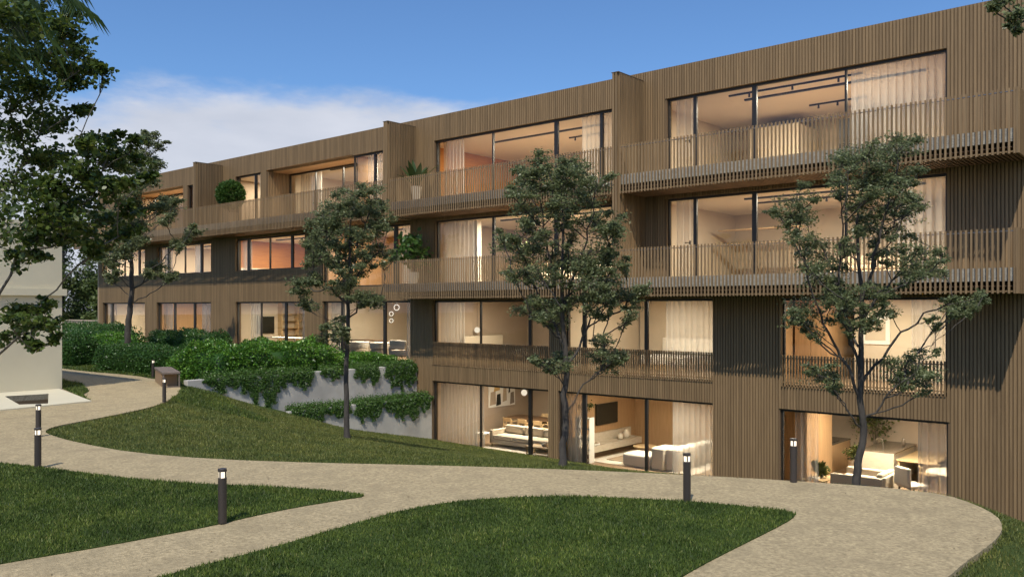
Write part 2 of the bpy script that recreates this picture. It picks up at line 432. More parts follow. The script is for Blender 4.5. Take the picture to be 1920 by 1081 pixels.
path_mb = MB().prism(PATH, GZ - 0.16, GZ)
path_o = struct("path", path_mb, "path")
path_o["label"] = "pale sandy concrete garden path winding between the lawns"

# lawn sheet that falls from the path towards the building (thin-plate surface through surveyed heights)
CP = [(x, y, GZ - 0.03) for x, y in FAR_EDGE]
CP += [(-12, 2, GZ - .04), (-6, 2, GZ - .04), (-16, 2, GZ - .04), (-20, 5, GZ - .04), (-6, 7, GZ - .04), (-24, 10, GZ - .04), (-2.5, 2, GZ - .04)]
CP += [(-23.9, 18.7, -4.20), (-23.9, 16.7, -3.56), (-23.9, 21, -4.70), (-23.9, 23.1, -5.12), (-21.5, 23.1, -5.16), (-19, 23.1, -5.18), (-16.7, 23.1, -5.20),
       (-14.3, 23.1, -5.24), (-12, 23.1, -5.28), (-8, 23.1, -5.34), (-5, 23.1, -5.22), (-3.9, 23.1, -5.16), (0, 23.1, -4.9), (6, 23, -4.7)]
CP += [(-24.4, 14.2, -2.72), (-24.3, 15.3, -3.12), (-22.5, 13.6, -2.92), (-23.0, 15.6, -3.42)]
q = at(1055, 874, 13.5); CP.append((q.x, q.y, q.z))
q = at(652, 822, 21.0); CP.append((q.x, q.y, q.z))
CP += [(-4.9, 13.2, -3.05), (-4.9, 16.5, -4.0), (-2.6, 14.2, -3.2), (-2.6, 17.5, -4.1), (-7.5, 13.2, -3.05), (-1.2, 11.0, -2.95), (0.4, 13.5, -3.5),
       (-1.15, 8.3, -2.78), (0.3, 8.0, -3.1), (-0.9, 4, -2.7), (2, 10, -3.7), (5, 14, -4.2), (4, 3, -3.4), (10, 10, -4.2), (10, 0, -4)]
CP = np.array(CP)
def _U(r2): return np.where(r2 > 1e-9, 0.5 * r2 * np.log(r2 + 1e-12), 0)
_d2 = ((CP[:, None, :2] - CP[None, :, :2]) ** 2).sum(-1)
_n = len(CP)
_A = np.zeros((_n + 3, _n + 3)); _A[:_n, :_n] = _U(_d2) + np.eye(_n) * 0.02
_A[:_n, _n] = 1; _A[:_n, _n + 1:] = CP[:, :2]; _A[_n, :_n] = 1; _A[_n + 1:, :_n] = CP[:, :2].T
_w = np.linalg.solve(_A, np.concatenate([CP[:, 2], np.zeros(3)]))
def ground_z(P):
    P = np.asarray(P, float).reshape(-1, 2); z = np.empty(len(P))
    for i in range(0, len(P), 20000):
        q = P[i:i + 20000]; d2 = ((q[:, None, :] - CP[None, :, :2]) ** 2).sum(-1)
        z[i:i + 20000] = _U(d2) @ _w[:_n] + _w[_n] + q @ _w[_n + 1:]
    z = np.minimum(z, GZ - 0.015)
    return np.maximum(z, -5.6)
gx = np.arange(-24.82, 14.01, 0.28); gy = np.arange(-8, 23.31, 0.28)
XX, YY = np.meshgrid(gx, gy, indexing='ij'); G = np.stack([XX.ravel(), YY.ravel()], 1)
Z = ground_z(G)
ins = inpoly(G, PATH); Z[ins] = np.minimum(Z[ins], GZ - 0.06)
Z += np.where(ins, 0, rng.normal(size=len(Z)) * 0.006)
nx, ny = len(gx), len(gy)
lawn_mb = MB(); lawn_mb.v = [tuple(p) for p in np.column_stack([G, Z])]
inw = inpoly(G, KERB)
lawn_mb.f = [(i * ny + j, (i + 1) * ny + j, (i + 1) * ny + j + 1, i * ny + j + 1) for i in range(nx - 1) for j in range(ny - 1) if not inw[i * ny + j]]
struct("lawn", lawn_mb, "soil_grass", smooth=True)["label"] = "green lawn falling away from the path to the building"
# open land to the horizon, upper terrace and the bed between the two retaining walls
struct("ground", MB().add([(-600, -600, -5.72), (600, -600, -5.72), (600, 900, -5.72), (-600, 900, -5.72)], [(0, 1, 2, 3)]), "far_ground")
struct("terrace_ground", MB().box(-420, -24.98, -60, 420, -5.7, GZ - 0.045), "soil_grass")["label"] = "level grass terrace carrying the hedges"
struct("planting_bed", MB().box(-24.72, -24.08, 15.6, 23.08, -4.6, -3.56), "soil")

# near lawns let into the paving
LAWN_L = smooth_poly([zp(*q) for q in [(-300, 842), (0, 868), (60, 874), (130, 884), (250, 899), (350, 906), (500, 913), (600, 918), (660, 924), (690, 930), (640, 937), (560, 950),
                     (480, 966), (400, 985), (300, 1004), (200, 1023), (100, 1040), (0, 1057), (-300, 1112)]], 1)
LAWN_M = smooth_poly([zp(*q) for q in [(200, 1110), (400, 1055), (500, 1030), (600, 1001), (680, 977), (760, 956), (850, 941), (950, 933), (1050, 931), (1150, 933), (1300, 941), (1420, 952),
                     (1482, 960), (1494, 966), (1470, 982), (1400, 1017), (1340, 1047), (1280, 1080), (1200, 1130), (1100, 1220), (350, 1220)]], 1)
LAWN_S = [zp(*q) for q in [(112, 712), (153, 720), (167, 733), (155, 740), (170, 751), (112, 726)]]
for nm, poly, lb in (("front_lawn", LAWN_L, "wedge of lawn beside the leftmost bollard"), ("front_lawn", LAWN_M, "rounded lawn at the front between two arms of path"), ("front_lawn", LAWN_S, "small triangle of lawn at the corner of the cream building")):
    struct(nm, MB().prism(poly, GZ - 0.1, GZ + 0.012), "soil_grass")["label"] = lb

def grass(name, label, poly, dens, h, w, zfun=None, cull=None, near=None, mat="grass_blade"):
    a = np.array(poly); lo, hi = a.min(0), a.max(0); n = int((hi - lo).prod() * dens)
    P = rng.uniform(lo, hi, (n, 2)); P = P[inpoly(P, poly)]
    if cull is not None: P = P[cull(P)]
    dep = P @ FW; lat = P @ RT; px = lat / np.maximum(dep, .1)
    k = (dep > 4.5) & (np.abs(px) < 0.66)
    if near is not None: k &= rng.uniform(size=len(P)) < np.clip((near / np.maximum(dep, 1)) ** 1.3, 0.12, 1)
    P = P[k]; dep = dep[k]; n = len(P)
    z = np.full(n, GZ + 0.012) if zfun is None else zfun(P) + 0.0
    # tufts: taller and shorter drifts
    drift = 0.5 + 0.5 * np.sin(P[:, 0] * 2.1 + np.sin(P[:, 1] * 3.3) * 1.4) * np.sin(P[:, 1] * 2.7 + np.sin(P[:, 0] * 1.9) * 1.7)
    sc = np.clip((dep / 9.0), 1, 2.2)
    hh = h * (0.65 + 0.5 * drift) * rng.uniform(0.5, 1.35, n) * sc ** 0.35
    ww = w * rng.uniform(0.7, 1.3, n) * sc ** 0.8
    broad = rng.uniform(size=n) < .22; ww[broad] *= 1.9; hh[broad] *= .7      # clover and broad blades
    th = rng.uniform(0, 2 * np.pi, n); ln = rng.uniform(0.1, 0.9, n) * hh; la = rng.uniform(0, 2 * np.pi, n)
    bx = np.cos(th) * ww / 2; by = np.sin(th) * ww / 2
    v = np.empty((n, 3, 3))
    v[:, 0] = np.column_stack([P[:, 0] - bx, P[:, 1] - by, z - 0.01]); v[:, 1] = np.column_stack([P[:, 0] + bx, P[:, 1] + by, z - 0.01])
    v[:, 2] = np.column_stack([P[:, 0] + np.cos(la) * ln, P[:, 1] + np.sin(la) * ln, z + hh])
    o = make(name, npmesh(name, v.reshape(-1, 3), 3), mat); prop(o, kind="stuff", label=label, category="grass")
    return n
NB = 0
NB += grass("grass", "short dense grass of the wedge lawn by the leftmost bollard", LAWN_L, 4200, 0.036, 0.0125, near=10)
NB += grass("grass", "short dense grass of the rounded front lawn", LAWN_M, 4200, 0.036, 0.0125, near=10)
NB += grass("grass", "short grass at the corner of the cream building", LAWN_S, 900, 0.06, 0.012)
BIGLAWN = [(-24.7, 12), (-24.7, 15.5), (-23.92, 15.6), (-23.92, 23.05), (-5, 23.05), (3, 23.05), (3, 6), (-1.8, 6), (-17, 4)]
NB += grass("grass", "mown grass of the falling lawn below the building", BIGLAWN, 2100, 0.036, 0.012, zfun=ground_z,
            cull=lambda P: ~inpoly(P, PATH), near=12, mat="lawn_blade")
MOUND = [tuple(onz(px, py, -2.72))[:2] for px, py in [(342, 726), (372, 729), (400, 735), (470, 755), (512, 771), (500, 780), (400, 776), (320, 772), (285, 766), (312, 757), (334, 742)]]
NB += grass("grass", "longer darker grass on the bank below the retaining wall end", MOUND, 1500, 0.060, 0.016, zfun=ground_z, cull=lambda P: ~inpoly(P, PATH))
TERR = [(-45, 13.5), (-25.2, 13.3), (-25.2, 16.5), (-45, 17.5)]
NB += grass("grass", "grass growing round the feet of the hedges", TERR, 260, 0.07, 0.02, zfun=lambda P: np.full(len(P), GZ - 0.045), cull=lambda P: ~inpoly(P, PATH))
print("grass blades", NB)

# ------------------------------------------------------------------ apartment building
BLD = Thing("apartment_building", "long brown slatted timber apartment block with lit windows and balconies", "building", (-28, 23.1, -5.3))
YF = 23.1
LV = {3: (3.93, 6.42), 2: (0.84, 3.33), 1: (-2.25, 0.25), 0: (-5.34, -2.85)}     # floor, window head
XL, XR = -52.94, 2.0
# windows: level, x0, x1, sill, mullions [(x, half width)]
TK, TN = 0.055, 0.028
WIN = [
 (3, -13.54, -5.61, None, [(-12.62, TK), (-10.72, 0.07), (-8.12, TN)]),
 (3, -23.77, -15.57, None, [(-20.85, TN), (-17.93, 0.08), (-16.05, TK)]),
 (3, -28.79, -26.82, None, [(-27.44, TK)]),
 (3, -37.82, -35.68, None, [(-36.25, 0.08)]),
 (3, -42.45, -41.91, None, []),
 (2, -13.54, -5.61, None, [(-12.62, TK), (-10.72, 0.07), (-8.12, TN)]),
 (2, -23.74, -15.57, None, [(-20.82, TK), (-17.93, 0.08)]),
 (2, -30.80, -25.16, None, [(-29.4, TN), (-26.15, 0.10)]),
 (2, -37.82, -32.15, 1.76, [(-36.85, 0.11), (-35.05, TN), (-33.27, 0.08)]),
 (2, -45.75, -40.11, 1.76, [(-44.7, 0.1), (-42.95, TN), (-41.26, 0.1)]),
 (2, -52.58, -47.17, 1.76, [(-51.5, 0.1), (-49.9, TN), (-48.1, 0.08)]),
 (1, -52.51, -47.17, None, [(-51.51, 0.09), (-49.2, TN)]),
 (1, -45.81, -40.16, None, [(-44.04, 0.08), (-41.96, 0.08)]),
 (1, -37.82, -32.15, None, [(-35.77, TN), (-33.76, 0.08)]),
 (1, -30.82, -25.16, None, [(-29.6, 0.08), (-26.83, 0.08)]),
 (1, -23.86, -18.16, None, [(-21.46, TN), (-19.09, 0.06)]),
 (1, -17.45, -11.97, None, [(-16.74, 0.07), (-14.34, 0.06)]),
 (1, -9.86, -5.61, None, []),
 (0, -23.89, -18.18, None, [(-21.46, TN), (-19.09, 0.07)]),
 (0, -17.74, -11.97, None, [(-16.74, 0.08), (-14.34, 0.05)]),
 (0, -9.91, -5.58, None, []),
]
LOGGIA = [(-35.14, -28.79, 1.2), (-48.6, -42.92, 1.2)]          # recessed terraces on the top floor
OPEN = []
for lv, x0, x1, sill, mu in WIN: OPEN.append((x0, x1, LV[lv][0] + 0.02 if sill is None else sill, LV[lv][1]))
for x0, x1, d in LOGGIA: OPEN.append((x0, x1, LV[3][0] + 0.02, 6.46))
TOP = 7.37
def solid(x):
    z0 = -5.6 if x > -24.8 else -2.55
    iv = [(z0, TOP)]
    for a, b, c, d in OPEN:
        if a - 0.001 < x < b + 0.001:
            nv = []
            for p, q in iv:
                if d <= p or c >= q: nv.append((p, q)); continue
                if c > p: nv.append((p, c))
                if d < q: nv.append((d, q))
            iv = nv
    return iv
cuts = sorted(set([XL, XR, -24.8] + [v for a, b, c, d in OPEN for v in (a, b)]))
core = MB()
for a, b in zip(cuts[:-1], cuts[1:]):
    for p, q in solid((a + b) / 2): core.box(a, b, YF + 0.012, YF + 0.30, p, q)
BLD.part("wall", core, "cladding_back")
# timber slats: the nearest ones single, the rest as one mass
PITCH, SW, SD = 0.085, 0.058, 0.028
near_cache, far_slats = {}, MB()
k = 0
while True:
    x = XL + 0.03 + k * PITCH; k += 1
    if x > XR: break
    ivs = solid(x)
    if ivs == [] : continue
    # keep clear of opening edges
    if any(abs(x - e) < SW / 2 for a, b, c, d in OPEN for e in (a, b)):
        ivs2 = []
        for e in (x - SW / 2, x + SW / 2): ivs2.append(solid(e))
        ivs = ivs2[0] if len(ivs2[0]) >= len(ivs2[1]) else ivs2[1]
    for p, q in ivs:
        hidden = (q < 0.9 and p > 0.2) or (q < 4.0 and p > 3.3) or q < -5.2
        if -9.95 < x < -3.75 and not hidden:
            key = (round(p, 2), round(q, 2))
            if key not in near_cache:
                near_cache[key] = make("cladding_slat", MB().box(-SW / 2, SW / 2, -SD, 0.0, p, q), "cladding", BLD.e, off=BLD.loc)
                near_cache[key].location = (x, YF + 0.01, 0)
            else:
                o = near_cache[key].copy(); COL.objects.link(o); o.location = (x, YF + 0.01, 0)
        else:
            far_slats.box(x - SW / 2, x + SW / 2, YF + 0.01 - SD, YF + 0.01, p, q)
o = BLD.part("cladding_slats", far_slats, "cladding"); o["kind"] = "stuff"
BLD.part("coping", MB().box(XL, XR, YF + 0.02, YF + 0.45, TOP + 0.003, TOP + 0.012), "coping")
BLD.part("roof", MB().box(XL, XR, YF + 0.31, 31.0, 6.95, 7.20), "coping")
BLD.part("end_wall", MB().box(XL - 0.2, XL - 0.002, YF - 0.04, 31.0, -2.6, TOP), "wall_core")
BLD.part("end_wall", MB().box(XR + 0.002, XR + 0.2, YF - 0.04, 31.0, -5.6, TOP), "wall_core")

def window(x0, x1, z0, z1, mul, y=YF + 0.10, fw=0.05, head=0.07):
    fr = MB()
    fr.box(x0 + .002, x1 - .002, y, y + .09, z1 - head, z1 - .002)
    fr.box(x0 + .002, x1 - .002, y, y + .09, z0 + .002, z0 + .05)
    fr.box(x0 + .002, x0 + fw, y, y + .09, z0 + .05, z1 - head); fr.box(x1 - fw, x1 - .002, y, y + .09, z0 + .05, z1 - head)
    w = BLD.part("window", fr, "dark_metal")
    xs = [x0 + fw]
    for mx, hw in mul:
        m = make("mullion", MB().box(mx - hw, mx + hw, y + .005, y + .085, z0 + .05, z1 - head), "dark_metal", w)
        xs += [mx - hw, mx + hw]
    xs.append(x1 - fw)
    for a, b in zip(xs[0::2], xs[1::2]):
        make("pane", MB().add([(a, y + .045, z0 + .05), (b, y + .045, z0 + .05), (b, y + .045, z1 - head), (a, y + .045, z1 - head)], [(0, 1, 2, 3)]), "glass", w)
    return w
for lv, x0, x1, sill, mu in WIN:
    window(x0, x1, (LV[lv][0] + 0.02) if sill is None else sill, LV[lv][1], mu)
for x, z in ((-12.78, 1.95), (-12.78, 5.04)):      # lever handles of the two balcony doors
    BLD.part("door_handle", MB().box(x - .02, x + .02, YF + .085, YF + .098, z - .06, z + .06).box(x - .15, x + .012, YF + .05, YF + .084, z - .012, z + .012), "black")
for x0, x1, d in LOGGIA:
    yy = YF + d
    m = BLD.part("loggia_lining", MB().box(x0 + .002, x0 + .06, YF + .31, yy + .1, 3.95, 6.46).box(x0 + .06, x1 - .06, YF + .31, yy + .1, 6.40, 6.46).box(x1 - .06, x1 - .002, YF + .31, yy + .1, 3.95, 6.46), "oak_panel")
    sl = MB()
    for j in range(14): sl.box(x0 + .061, x0 + .10, YF + .02 + j * .085, YF + .07 + j * .085, 3.95, 6.39)
    BLD.part("loggia_slats", sl, "cladding")["kind"] = "stuff"
    n = 3; st = (x1 - x0 - .2) / n
    window(x0 + .1, x1 - .062, 3.96, 6.39, [(x0 + .1 + st * i, TN) for i in range(1, n)], y=yy)

# upright fins between the balconies
def fin(x0, x1, z0, z1):
    mb = MB().box(x0 + .02, x1 - .02, 21.66, YF + .008, z0, z1 - .02)
    for j in range(17): mb.box(x1 - .02, x1 + .012, 21.68 + j * .085, 21.68 + j * .085 + .056, z0 + .001, z1 - .021); mb.box(x0 - .012, x0 + .02, 21.68 + j * .085, 21.68 + j * .085 + .056, z0 + .001, z1 - .021)
    n = max(2, int((x1 - x0) / .085)); st = (x1 - x0 - .03) / n
    for j in range(n): mb.box(x0 + .015 + j * st, x0 + .015 + j * st + st * .66, 21.61, 21.66, z0 + .001, z1 - .021)
    f = BLD.part("fin", mb, "cladding")
    make("fin_cap", MB().box(x0 - .015, x1 + .015, 21.60, YF - .06, z1 - .018, z1), "coping", f)
fin(-14.56, -14.33, 0.30, 7.10)
fin(-25.06, -24.80, 3.41, 7.10)
fin(-39.21, -38.95, 3.41, 7.10)

# balconies: stone slab, hanging slat screen, handrail, slatted soffit
bal_mesh = None
def balcony(x0, x1, zb, singles, endpanel=False):
    global bal_mesh
    s = BLD.part("balcony", MB().box(x0 + .03, x1 - .03, 21.70, YF - .048, zb + .28, zb + .58), "slab_stone")
    P = 0.1075
    n = int((x1 - x0 - .05) / P); st = (x1 - x0 - .06) / n
    mass = MB()
    for j in range(n + 1):
        x = x0 + .03 + j * st
        if singles:
            if bal_mesh is None:
                o = make("baluster", MB().box(-.0225, .0225, 0.02, .042, 0, 1.46), "cladding", s); bal_mesh = o.data
            else:
                o = bpy.data.objects.new("baluster", bal_mesh); COL.objects.link(o); o.parent = s
            o.location = (x, 21.60, zb)
        else: mass.box(x - .0225, x + .0225, 21.62, 21.642, zb, zb + 1.46)
    if not singles:
        o = make("balusters", mass, "cladding", s); o["kind"] = "stuff"
    make("handrail", MB().box(x0, x1, 21.652, 21.69, zb + 1.385, zb + 1.405), "rail_metal", s)
    make("lower_rail", MB().box(x0, x1, 21.652, 21.69, zb + .035, zb + .065), "cladding", s)
    sf = MB(); m = int((x1 - x0 - .06) / .10)
    for j in range(m): sf.box(x0 + .04 + j * .10, x0 + .04 + j * .10 + .062, 21.70, YF - .05, zb + .03, zb + .07)
    o = make("soffit_slats", sf, "soffit", s); o["kind"] = "stuff"
    make("soffit_board", MB().box(x0 + .03, x1 - .03, 21.76, YF - .05, zb + .16, zb + .18), "soffit", s)
    if endpanel:
        ep = MB().box(x1 + .005, x1 + .045, 21.60, YF - .05, zb, zb + 1.46)
        for j in range(14): ep.box(x1 + .045, x1 + .07, 21.62 + j * .1, 21.68 + j * .1, zb, zb + 1.459)
        make("end_panel", ep, "cladding", s)
balcony(-14.30, -3.84, 3.41, True, True)
balcony(-14.30, -3.84, 0.30, True, True)
balcony(-24.77, -14.59, 3.41, False)
balcony(-25.17, -14.59, 0.30, False)
balcony(-38.92, -25.09, 3.41, False)
balcony(-52.94, -39.24, 3.41, False)

# slatted guards in front of the first-floor windows
def juliet(x0, x1, singles):
    z0, z1 = -2.22, -1.345
    n = int((x1 - x0) / .085); st = (x1 - x0 - .06) / n
    g = BLD.part("window_guard", MB().box(x0 + .005, x1 - .005, YF - .005, YF + .03, z0 + .10, z0 + .13).box(x0 + .005, x1 - .005, YF - .005, YF + .03, z1 - .10, z1 - .07), "cladding")
    mass = MB(); first = None
    for j in range(n + 1):
        x = x0 + .03 + j * st
        if singles:
            if first is None: first = make("baluster", MB().box(-.02, .02, -.05, 0, z0, z1), "cladding", g); o = first
            else: o = bpy.data.objects.new("baluster", first.data); COL.objects.link(o); o.parent = g
            o.location = (x, YF - .006, 0)
        else: mass.box(x - .02, x + .02, YF - .056, YF - .006, z0, z1)
    if not singles: o = make("balusters", mass, "cladding", g); o["kind"] = "stuff"
juliet(-9.86, -5.61, True); juliet(-17.45, -11.97, False); juliet(-23.86, -18.16, False)

# rooms: floors, ceilings, partitions, back walls and a ceiling lamp each
YB = 29.6
ROOMS = [
 (3, -52.9, -39.1, "plaster_beige", "plaster_beige", "top-floor room at the far end"),
 (3, -39.1, -35.3, "plaster_taupe", "plaster_taupe", "small top-floor room behind the round balcony bush"),
 (3, -35.3, -24.95, "plaster_beige", "plaster_beige", "top-floor room behind the recessed loggia"),
 (3, -24.95, -14.45, "plaster_beige", "orange_timber", "top-floor room with the orange timber wall"),
 (3, -14.45, 1.9, "plaster_beige", "plaster_beige", "top-floor room at the near end"),
 (2, -52.9, -46.4, "plaster_beige", "plaster_beige", "second-floor room at the far end"),
 (2, -46.4, -39.0, "plaster_beige", "plaster_beige", "second-floor room next to the far end"),
 (2, -39.0, -31.5, "orange_timber", "orange_timber", "second-floor room with orange timber walls"),
 (2, -31.5, -24.5, "oak_panel", "oak_panel", "second-floor oak room behind the slender left tree"),
 (2, -24.5, -14.45, "plaster_beige", "plaster_taupe", "second-floor room left of the tall fin"),
 (2, -14.45, 1.9, "plaster_beige", "plaster_beige", "second-floor room at the near end"),
 (1, -52.9, -46.4, "plaster_beige", "plaster_beige", "garden-level room at the far end"),
 (1, -46.4, -39.0, "oak_panel", "oak_panel", "garden-level oak room next to the far end"),
 (1, -39.0, -31.5, "plaster_beige", "plaster_beige", "garden-level room with the black wall screen"),
 (1, -31.5, -24.5, "plaster_beige", "plaster_beige", "dining room with the ring pendants"),
 (1, -24.5, -17.85, "plaster_taupe", "plaster_taupe", "first-floor room above the corner sofa room"),
 (1, -17.85, -10.9, "plaster_beige", "plaster_beige", "first-floor room above the television room"),
 (1, -10.9, 1.9, "plaster_beige", "oak_panel", "first-floor room above the kitchen"),
 (0, -24.45, -17.95, "plaster_taupe", "plaster_taupe", "ground-floor room with the corner sofa"),
 (0, -17.95, -10.9, "oak_panel", "oak_panel", "ground-floor television room"),
 (0, -10.9, 1.9, "plaster_taupe", "plaster_taupe", "ground-floor kitchen"),
]
YI = YF + .302
for lv, (zf, zh) in LV.items():
    x0 = XL if lv else -24.6
    top_c = zf - .06
    BLD.part("room_floor", MB().box(x0, XR, YI, YB, top_c + .001, zf), "oak_floor")
    BLD.part("ceiling", MB().box(x0, XR, YI, YB, zh + .06, zh + .52), "ceiling_white")
lamp_k = 0
POWER = {3: 400, 2: 400, 1: 250, 0: 240}
for lv, x0, x1, back, left, phrase in ROOMS:
    zf, zh = LV[lv]; zc = zh + .06
    yb = 28.1 if (lv == 0 and x0 == -17.95) else YB - .1
    BLD.part("back_wall", MB().box(x0 + .08, x1 - .08, yb, yb + .1, zf + .001, zc - .001), back)
    BLD.part("partition_wall", MB().box(x0 - .075, x0 + .075, YI + .001, YB, zf + .001, zc - .001), left)
    vx1 = min(x1, -4.0); xc = (x0 + vx1) / 2; w = vx1 - x0
    yl = {-24.45: 25.6, -17.95: 24.6, -10.9: 25.9}[x0] if lv == 0 else 25.0
    T = Thing("ceiling_lamp", "slim linear ceiling lamp lighting the " + phrase, "lamp", (xc, yl, zc - .002), group="linear ceiling lamps")
    L = w * 0.5
    T.part("housing", MB().box(xc - L / 2 - .02, xc + L / 2 + .02, yl - .06, yl + .06, zc - .05, zc - .002), "black")
    ld = bpy.data.lights.new("lamp_light", 'AREA'); ld.shape = 'RECTANGLE'; ld.size = L; ld.size_y = 0.09
    ld.energy = POWER[lv] * w / 7.0 * (1.5 if (lv == 0 and x0 == -10.9) else 1.0); ld.color = (1.0, 0.89, 0.69)
    lo = bpy.data.objects.new("lamp_light", ld); COL.objects.link(lo); lo.parent = T.e; lo.location = (0, 0, -.055)

# ------------------------------------------------------------------ cream building at the left, retaining walls
CB = Thing("neighbour_building", "plain cream rendered building with a projecting string course", "building", (-26.15, 9, GZ))
CB.part("wall", MB().box(-34, -26.15, -8, 10.33, -4.5, 2.35), "stucco")
CB.part("string_course", MB().box(-26.148, -26.05, -8, 10.43, 0.325, 0.52).box(-34, -26.15, 10.332, 10.43, 0.325, 0.52), "stucco")
CB.part("roof", MB().box(-34.02, -26.13, -8, 10.35, 2.352, 2.45), "stucco")
hole = [zp(9, 744.3), zp(36, 760), zp(90, 758), zp(91, 739.5)]
outer = KERB
kb = MB()
for i in range(4):
    a, b, c, d = outer[i], outer[(i + 1) % 4], hole[(i + 1) % 4], hole[i]
    kb.prism([a, b, c, d], GZ - .12, GZ + .03)
CB.part("light_well_kerb", kb, "stucco")
pw = MB()
zt, zb_ = GZ + .028, GZ - 1.3
hv = [(x, y, z) for z in (zb_, zt) for x, y in hole]
pw.add(hv, [(0, 1, 2, 3), (0, 4, 5, 1), (1, 5, 6, 2), (2, 6, 7, 3), (3, 7, 4, 0)])
CB.part("light_well", pw, "pit_brown")
RW = Thing("retaining_wall", "upper grey concrete retaining wall draped with trailing plants", "wall", (-24.85, 18.3, -3.6))
RW.part("wall", MB().box(-24.97, -24.72, 13.45, 23.06, -4.6, -2.27), "concrete", bevel=.012)
RW2 = Thing("retaining_wall", "lower grey concrete retaining wall rising from the lawn", "wall", (-23.98, 19.8, -5.0))
RW2.part("wall", MB().box(-24.07, -23.88, 16.55, 23.06, -5.6, -3.45), "concrete", bevel=.012)
GW = single("garden_wall", MB().box(-75, -53.3, 27.5, 27.8, -2.5, -1.05).box(-75, -53.3, 27.44, 27.86, -1.049, -.98), "garden_wall", "low tan garden wall past the far end of the apartments", "wall")

# ------------------------------------------------------------------ bollards and bench
bol = None
BOL = [((417, 981), "bollard light on the near wedge lawn, nearest the camera"), ((71, 877), "leftmost bollard light, in front of another one"), ((72, 818), "bollard light partly hidden behind the leftmost bollard"),
       ((308, 753), "bollard light in front of the bench"), ((287, 707), "bollard light behind the bench by the dark hedge"), ((1288, 940), "bollard light at the tip of the rounded front lawn"),
       ((1488, 903), "bollard light in front of the ground-floor kitchen window")]
for (px, py), lb in BOL:
    p = onz(px, py); p.z = GZ + (.012 if px == 417 else 0)
    T = Thing("bollard_light", lb, "bollard light", p, random.uniform(0, 6), "dark bollard lights along the path", local=True)
    if bol is None:
        a = T.part("post", MB().lathe([(.047, 0), (.047, .495), (.044, .5)], n=24), "bollard", smooth=False)
        b = T.part("lamp", MB().lathe([(.036, .5), (.038, .505), (.038, .565), (.036, .57)], n=24), "lamp_glow")
        c = T.part("cap", MB().lathe([(.048, .568), (.049, .572), (.049, .596), (.045, .60)], n=24), "bollard")
        d = T.part("bracket", MB().box(-.044, -.030, -.008, .008, .498, .572).box(.030, .044, -.008, .008, .498, .572).box(-.008, .008, -.044, -.030, .498, .572).box(-.008, .008, .030, .044, .498, .572), "bollard")
        bol = (a, b, c, d)
    else:
        for o in bol:
            n = o.copy(); COL.objects.link(n); n.parent = T.e
d_ = Vector((-2.4, .95, 0)); ang = math.atan2(d_.y, d_.x)
BN = Thing("garden_bench", "low brown bench standing at the bend of the path", "bench", (-24.35, 12.45, GZ), ang, local=True)
BN.part("seat", MB().box(0, 2.55, -.5, 0, .40, .46), "bench_wood", bevel=.006)
BN.part("side_panel", MB().box(.55, 2.5, -.06, -.02, 0, .40), "bench_side")
BN.part("side_panel", MB().box(.55, 2.5, -.48, -.44, 0, .40), "bench_side")
BN.part("end_panel", MB().box(.55, .59, -.44, -.06, 0, .40), "bench_side")
for yy in (-.03, -.47): BN.part("leg", MB().box(.02, .06, yy - .02, yy + .02, 0, .40), "bench_wood")
BN.part("stretcher", MB().box(.02, .06, -.45, -.05, 0.0, .03), "bench_wood")

# ------------------------------------------------------------------ hedges and trailing plants
def hedge(label, x0, x1, y0, y1, h, mat, n, size, zb=GZ - .05, name="hedge", rot=0.0, wob=.12):
    cx, cyy = (x0 + x1) / 2, (y0 + y1) / 2; a, b = (x1 - x0) / 2, (y1 - y0) / 2
    T = Thing(name, label, "hedge", (cx, cyy, zb), rot, "clipped hedges on the terrace", local=True)
    # points on a rounded block (super-ellipsoid) pushed in and out by slow waves
    m = int(n * 1.9)
    d = unit(rng.normal(size=(m, 3))); d[:, 2] = np.abs(d[:, 2]) * 1.0
    e = 5.0
    r = 1.0 / (np.abs(d[:, 0] / 1) ** e + np.abs(d[:, 1] / 1) ** e + np.abs(d[:, 2] / 1) ** e) ** (1 / e)
    face = rng.uniform(size=m)
    # even cover: sample the box faces by area, then round the corners
    At, As, Ae = 4 * a * b, 2 * a * h * 2, 2 * b * h * 2
    pr = np.array([At, As, Ae]) / (At + As + Ae)
    u, v = rng.uniform(-1, 1, m), rng.uniform(-1, 1, m); s = np.where(rng.uniform(size=m) < .5, -1, 1)
    Pn = np.where((face < pr[0])[:, None], np.stack([u, v, np.ones(m)], 1), np.where((face < pr[0] + pr[1])[:, None], np.stack([u, s, (v + 1) / 2], 1), np.stack([s, u, (v + 1) / 2], 1)))
    q = Pn.copy(); q[:, 2] = q[:, 2]
    nrm = (np.abs(q) ** 6).sum(1) ** (1 / 6); q = q / nrm[:, None]
    q *= rng.uniform(.86, 1.0, (m, 1)) ** 1
    W = 1 + wob * (np.sin(q[:, 0] * a * 2.3 + 1) * np.sin(q[:, 1] * b * 2.9 + 2) + .6 * np.sin(q[:, 0] * a * 5.1) * np.cos(q[:, 1] * b * 4.3 + q[:, 2] * 4))
    P = np.column_stack([q[:, 0] * a * (1 + (W - 1) * .25), q[:, 1] * b * (1 + (W - 1) * .4), q[:, 2] * h * W])
    out = unit(np.column_stack([Pn[:, 0] * (np.abs(Pn[:, 0]) > .98), Pn[:, 1] * (np.abs(Pn[:, 1]) > .98), .5 + (Pn[:, 2] > .98)]))
    T.part("foliage", leaf_mesh("foliage", P, size, tilt=.9, shape=LEAF4, out=out, droop=.15), mat)
    T.part("branches", MB().box(-a * .86, a * .86, -b * .84, b * .84, .0, h * .84), "hedge_dark", bevel=min(a, b, h) * .3, seg=3)
hedge("long dark green hedge between the path and the bright hedge", -34.0, -28.2, 14.55, 16.3, .98, "hedge_dark", 9000, .075, rot=.10)
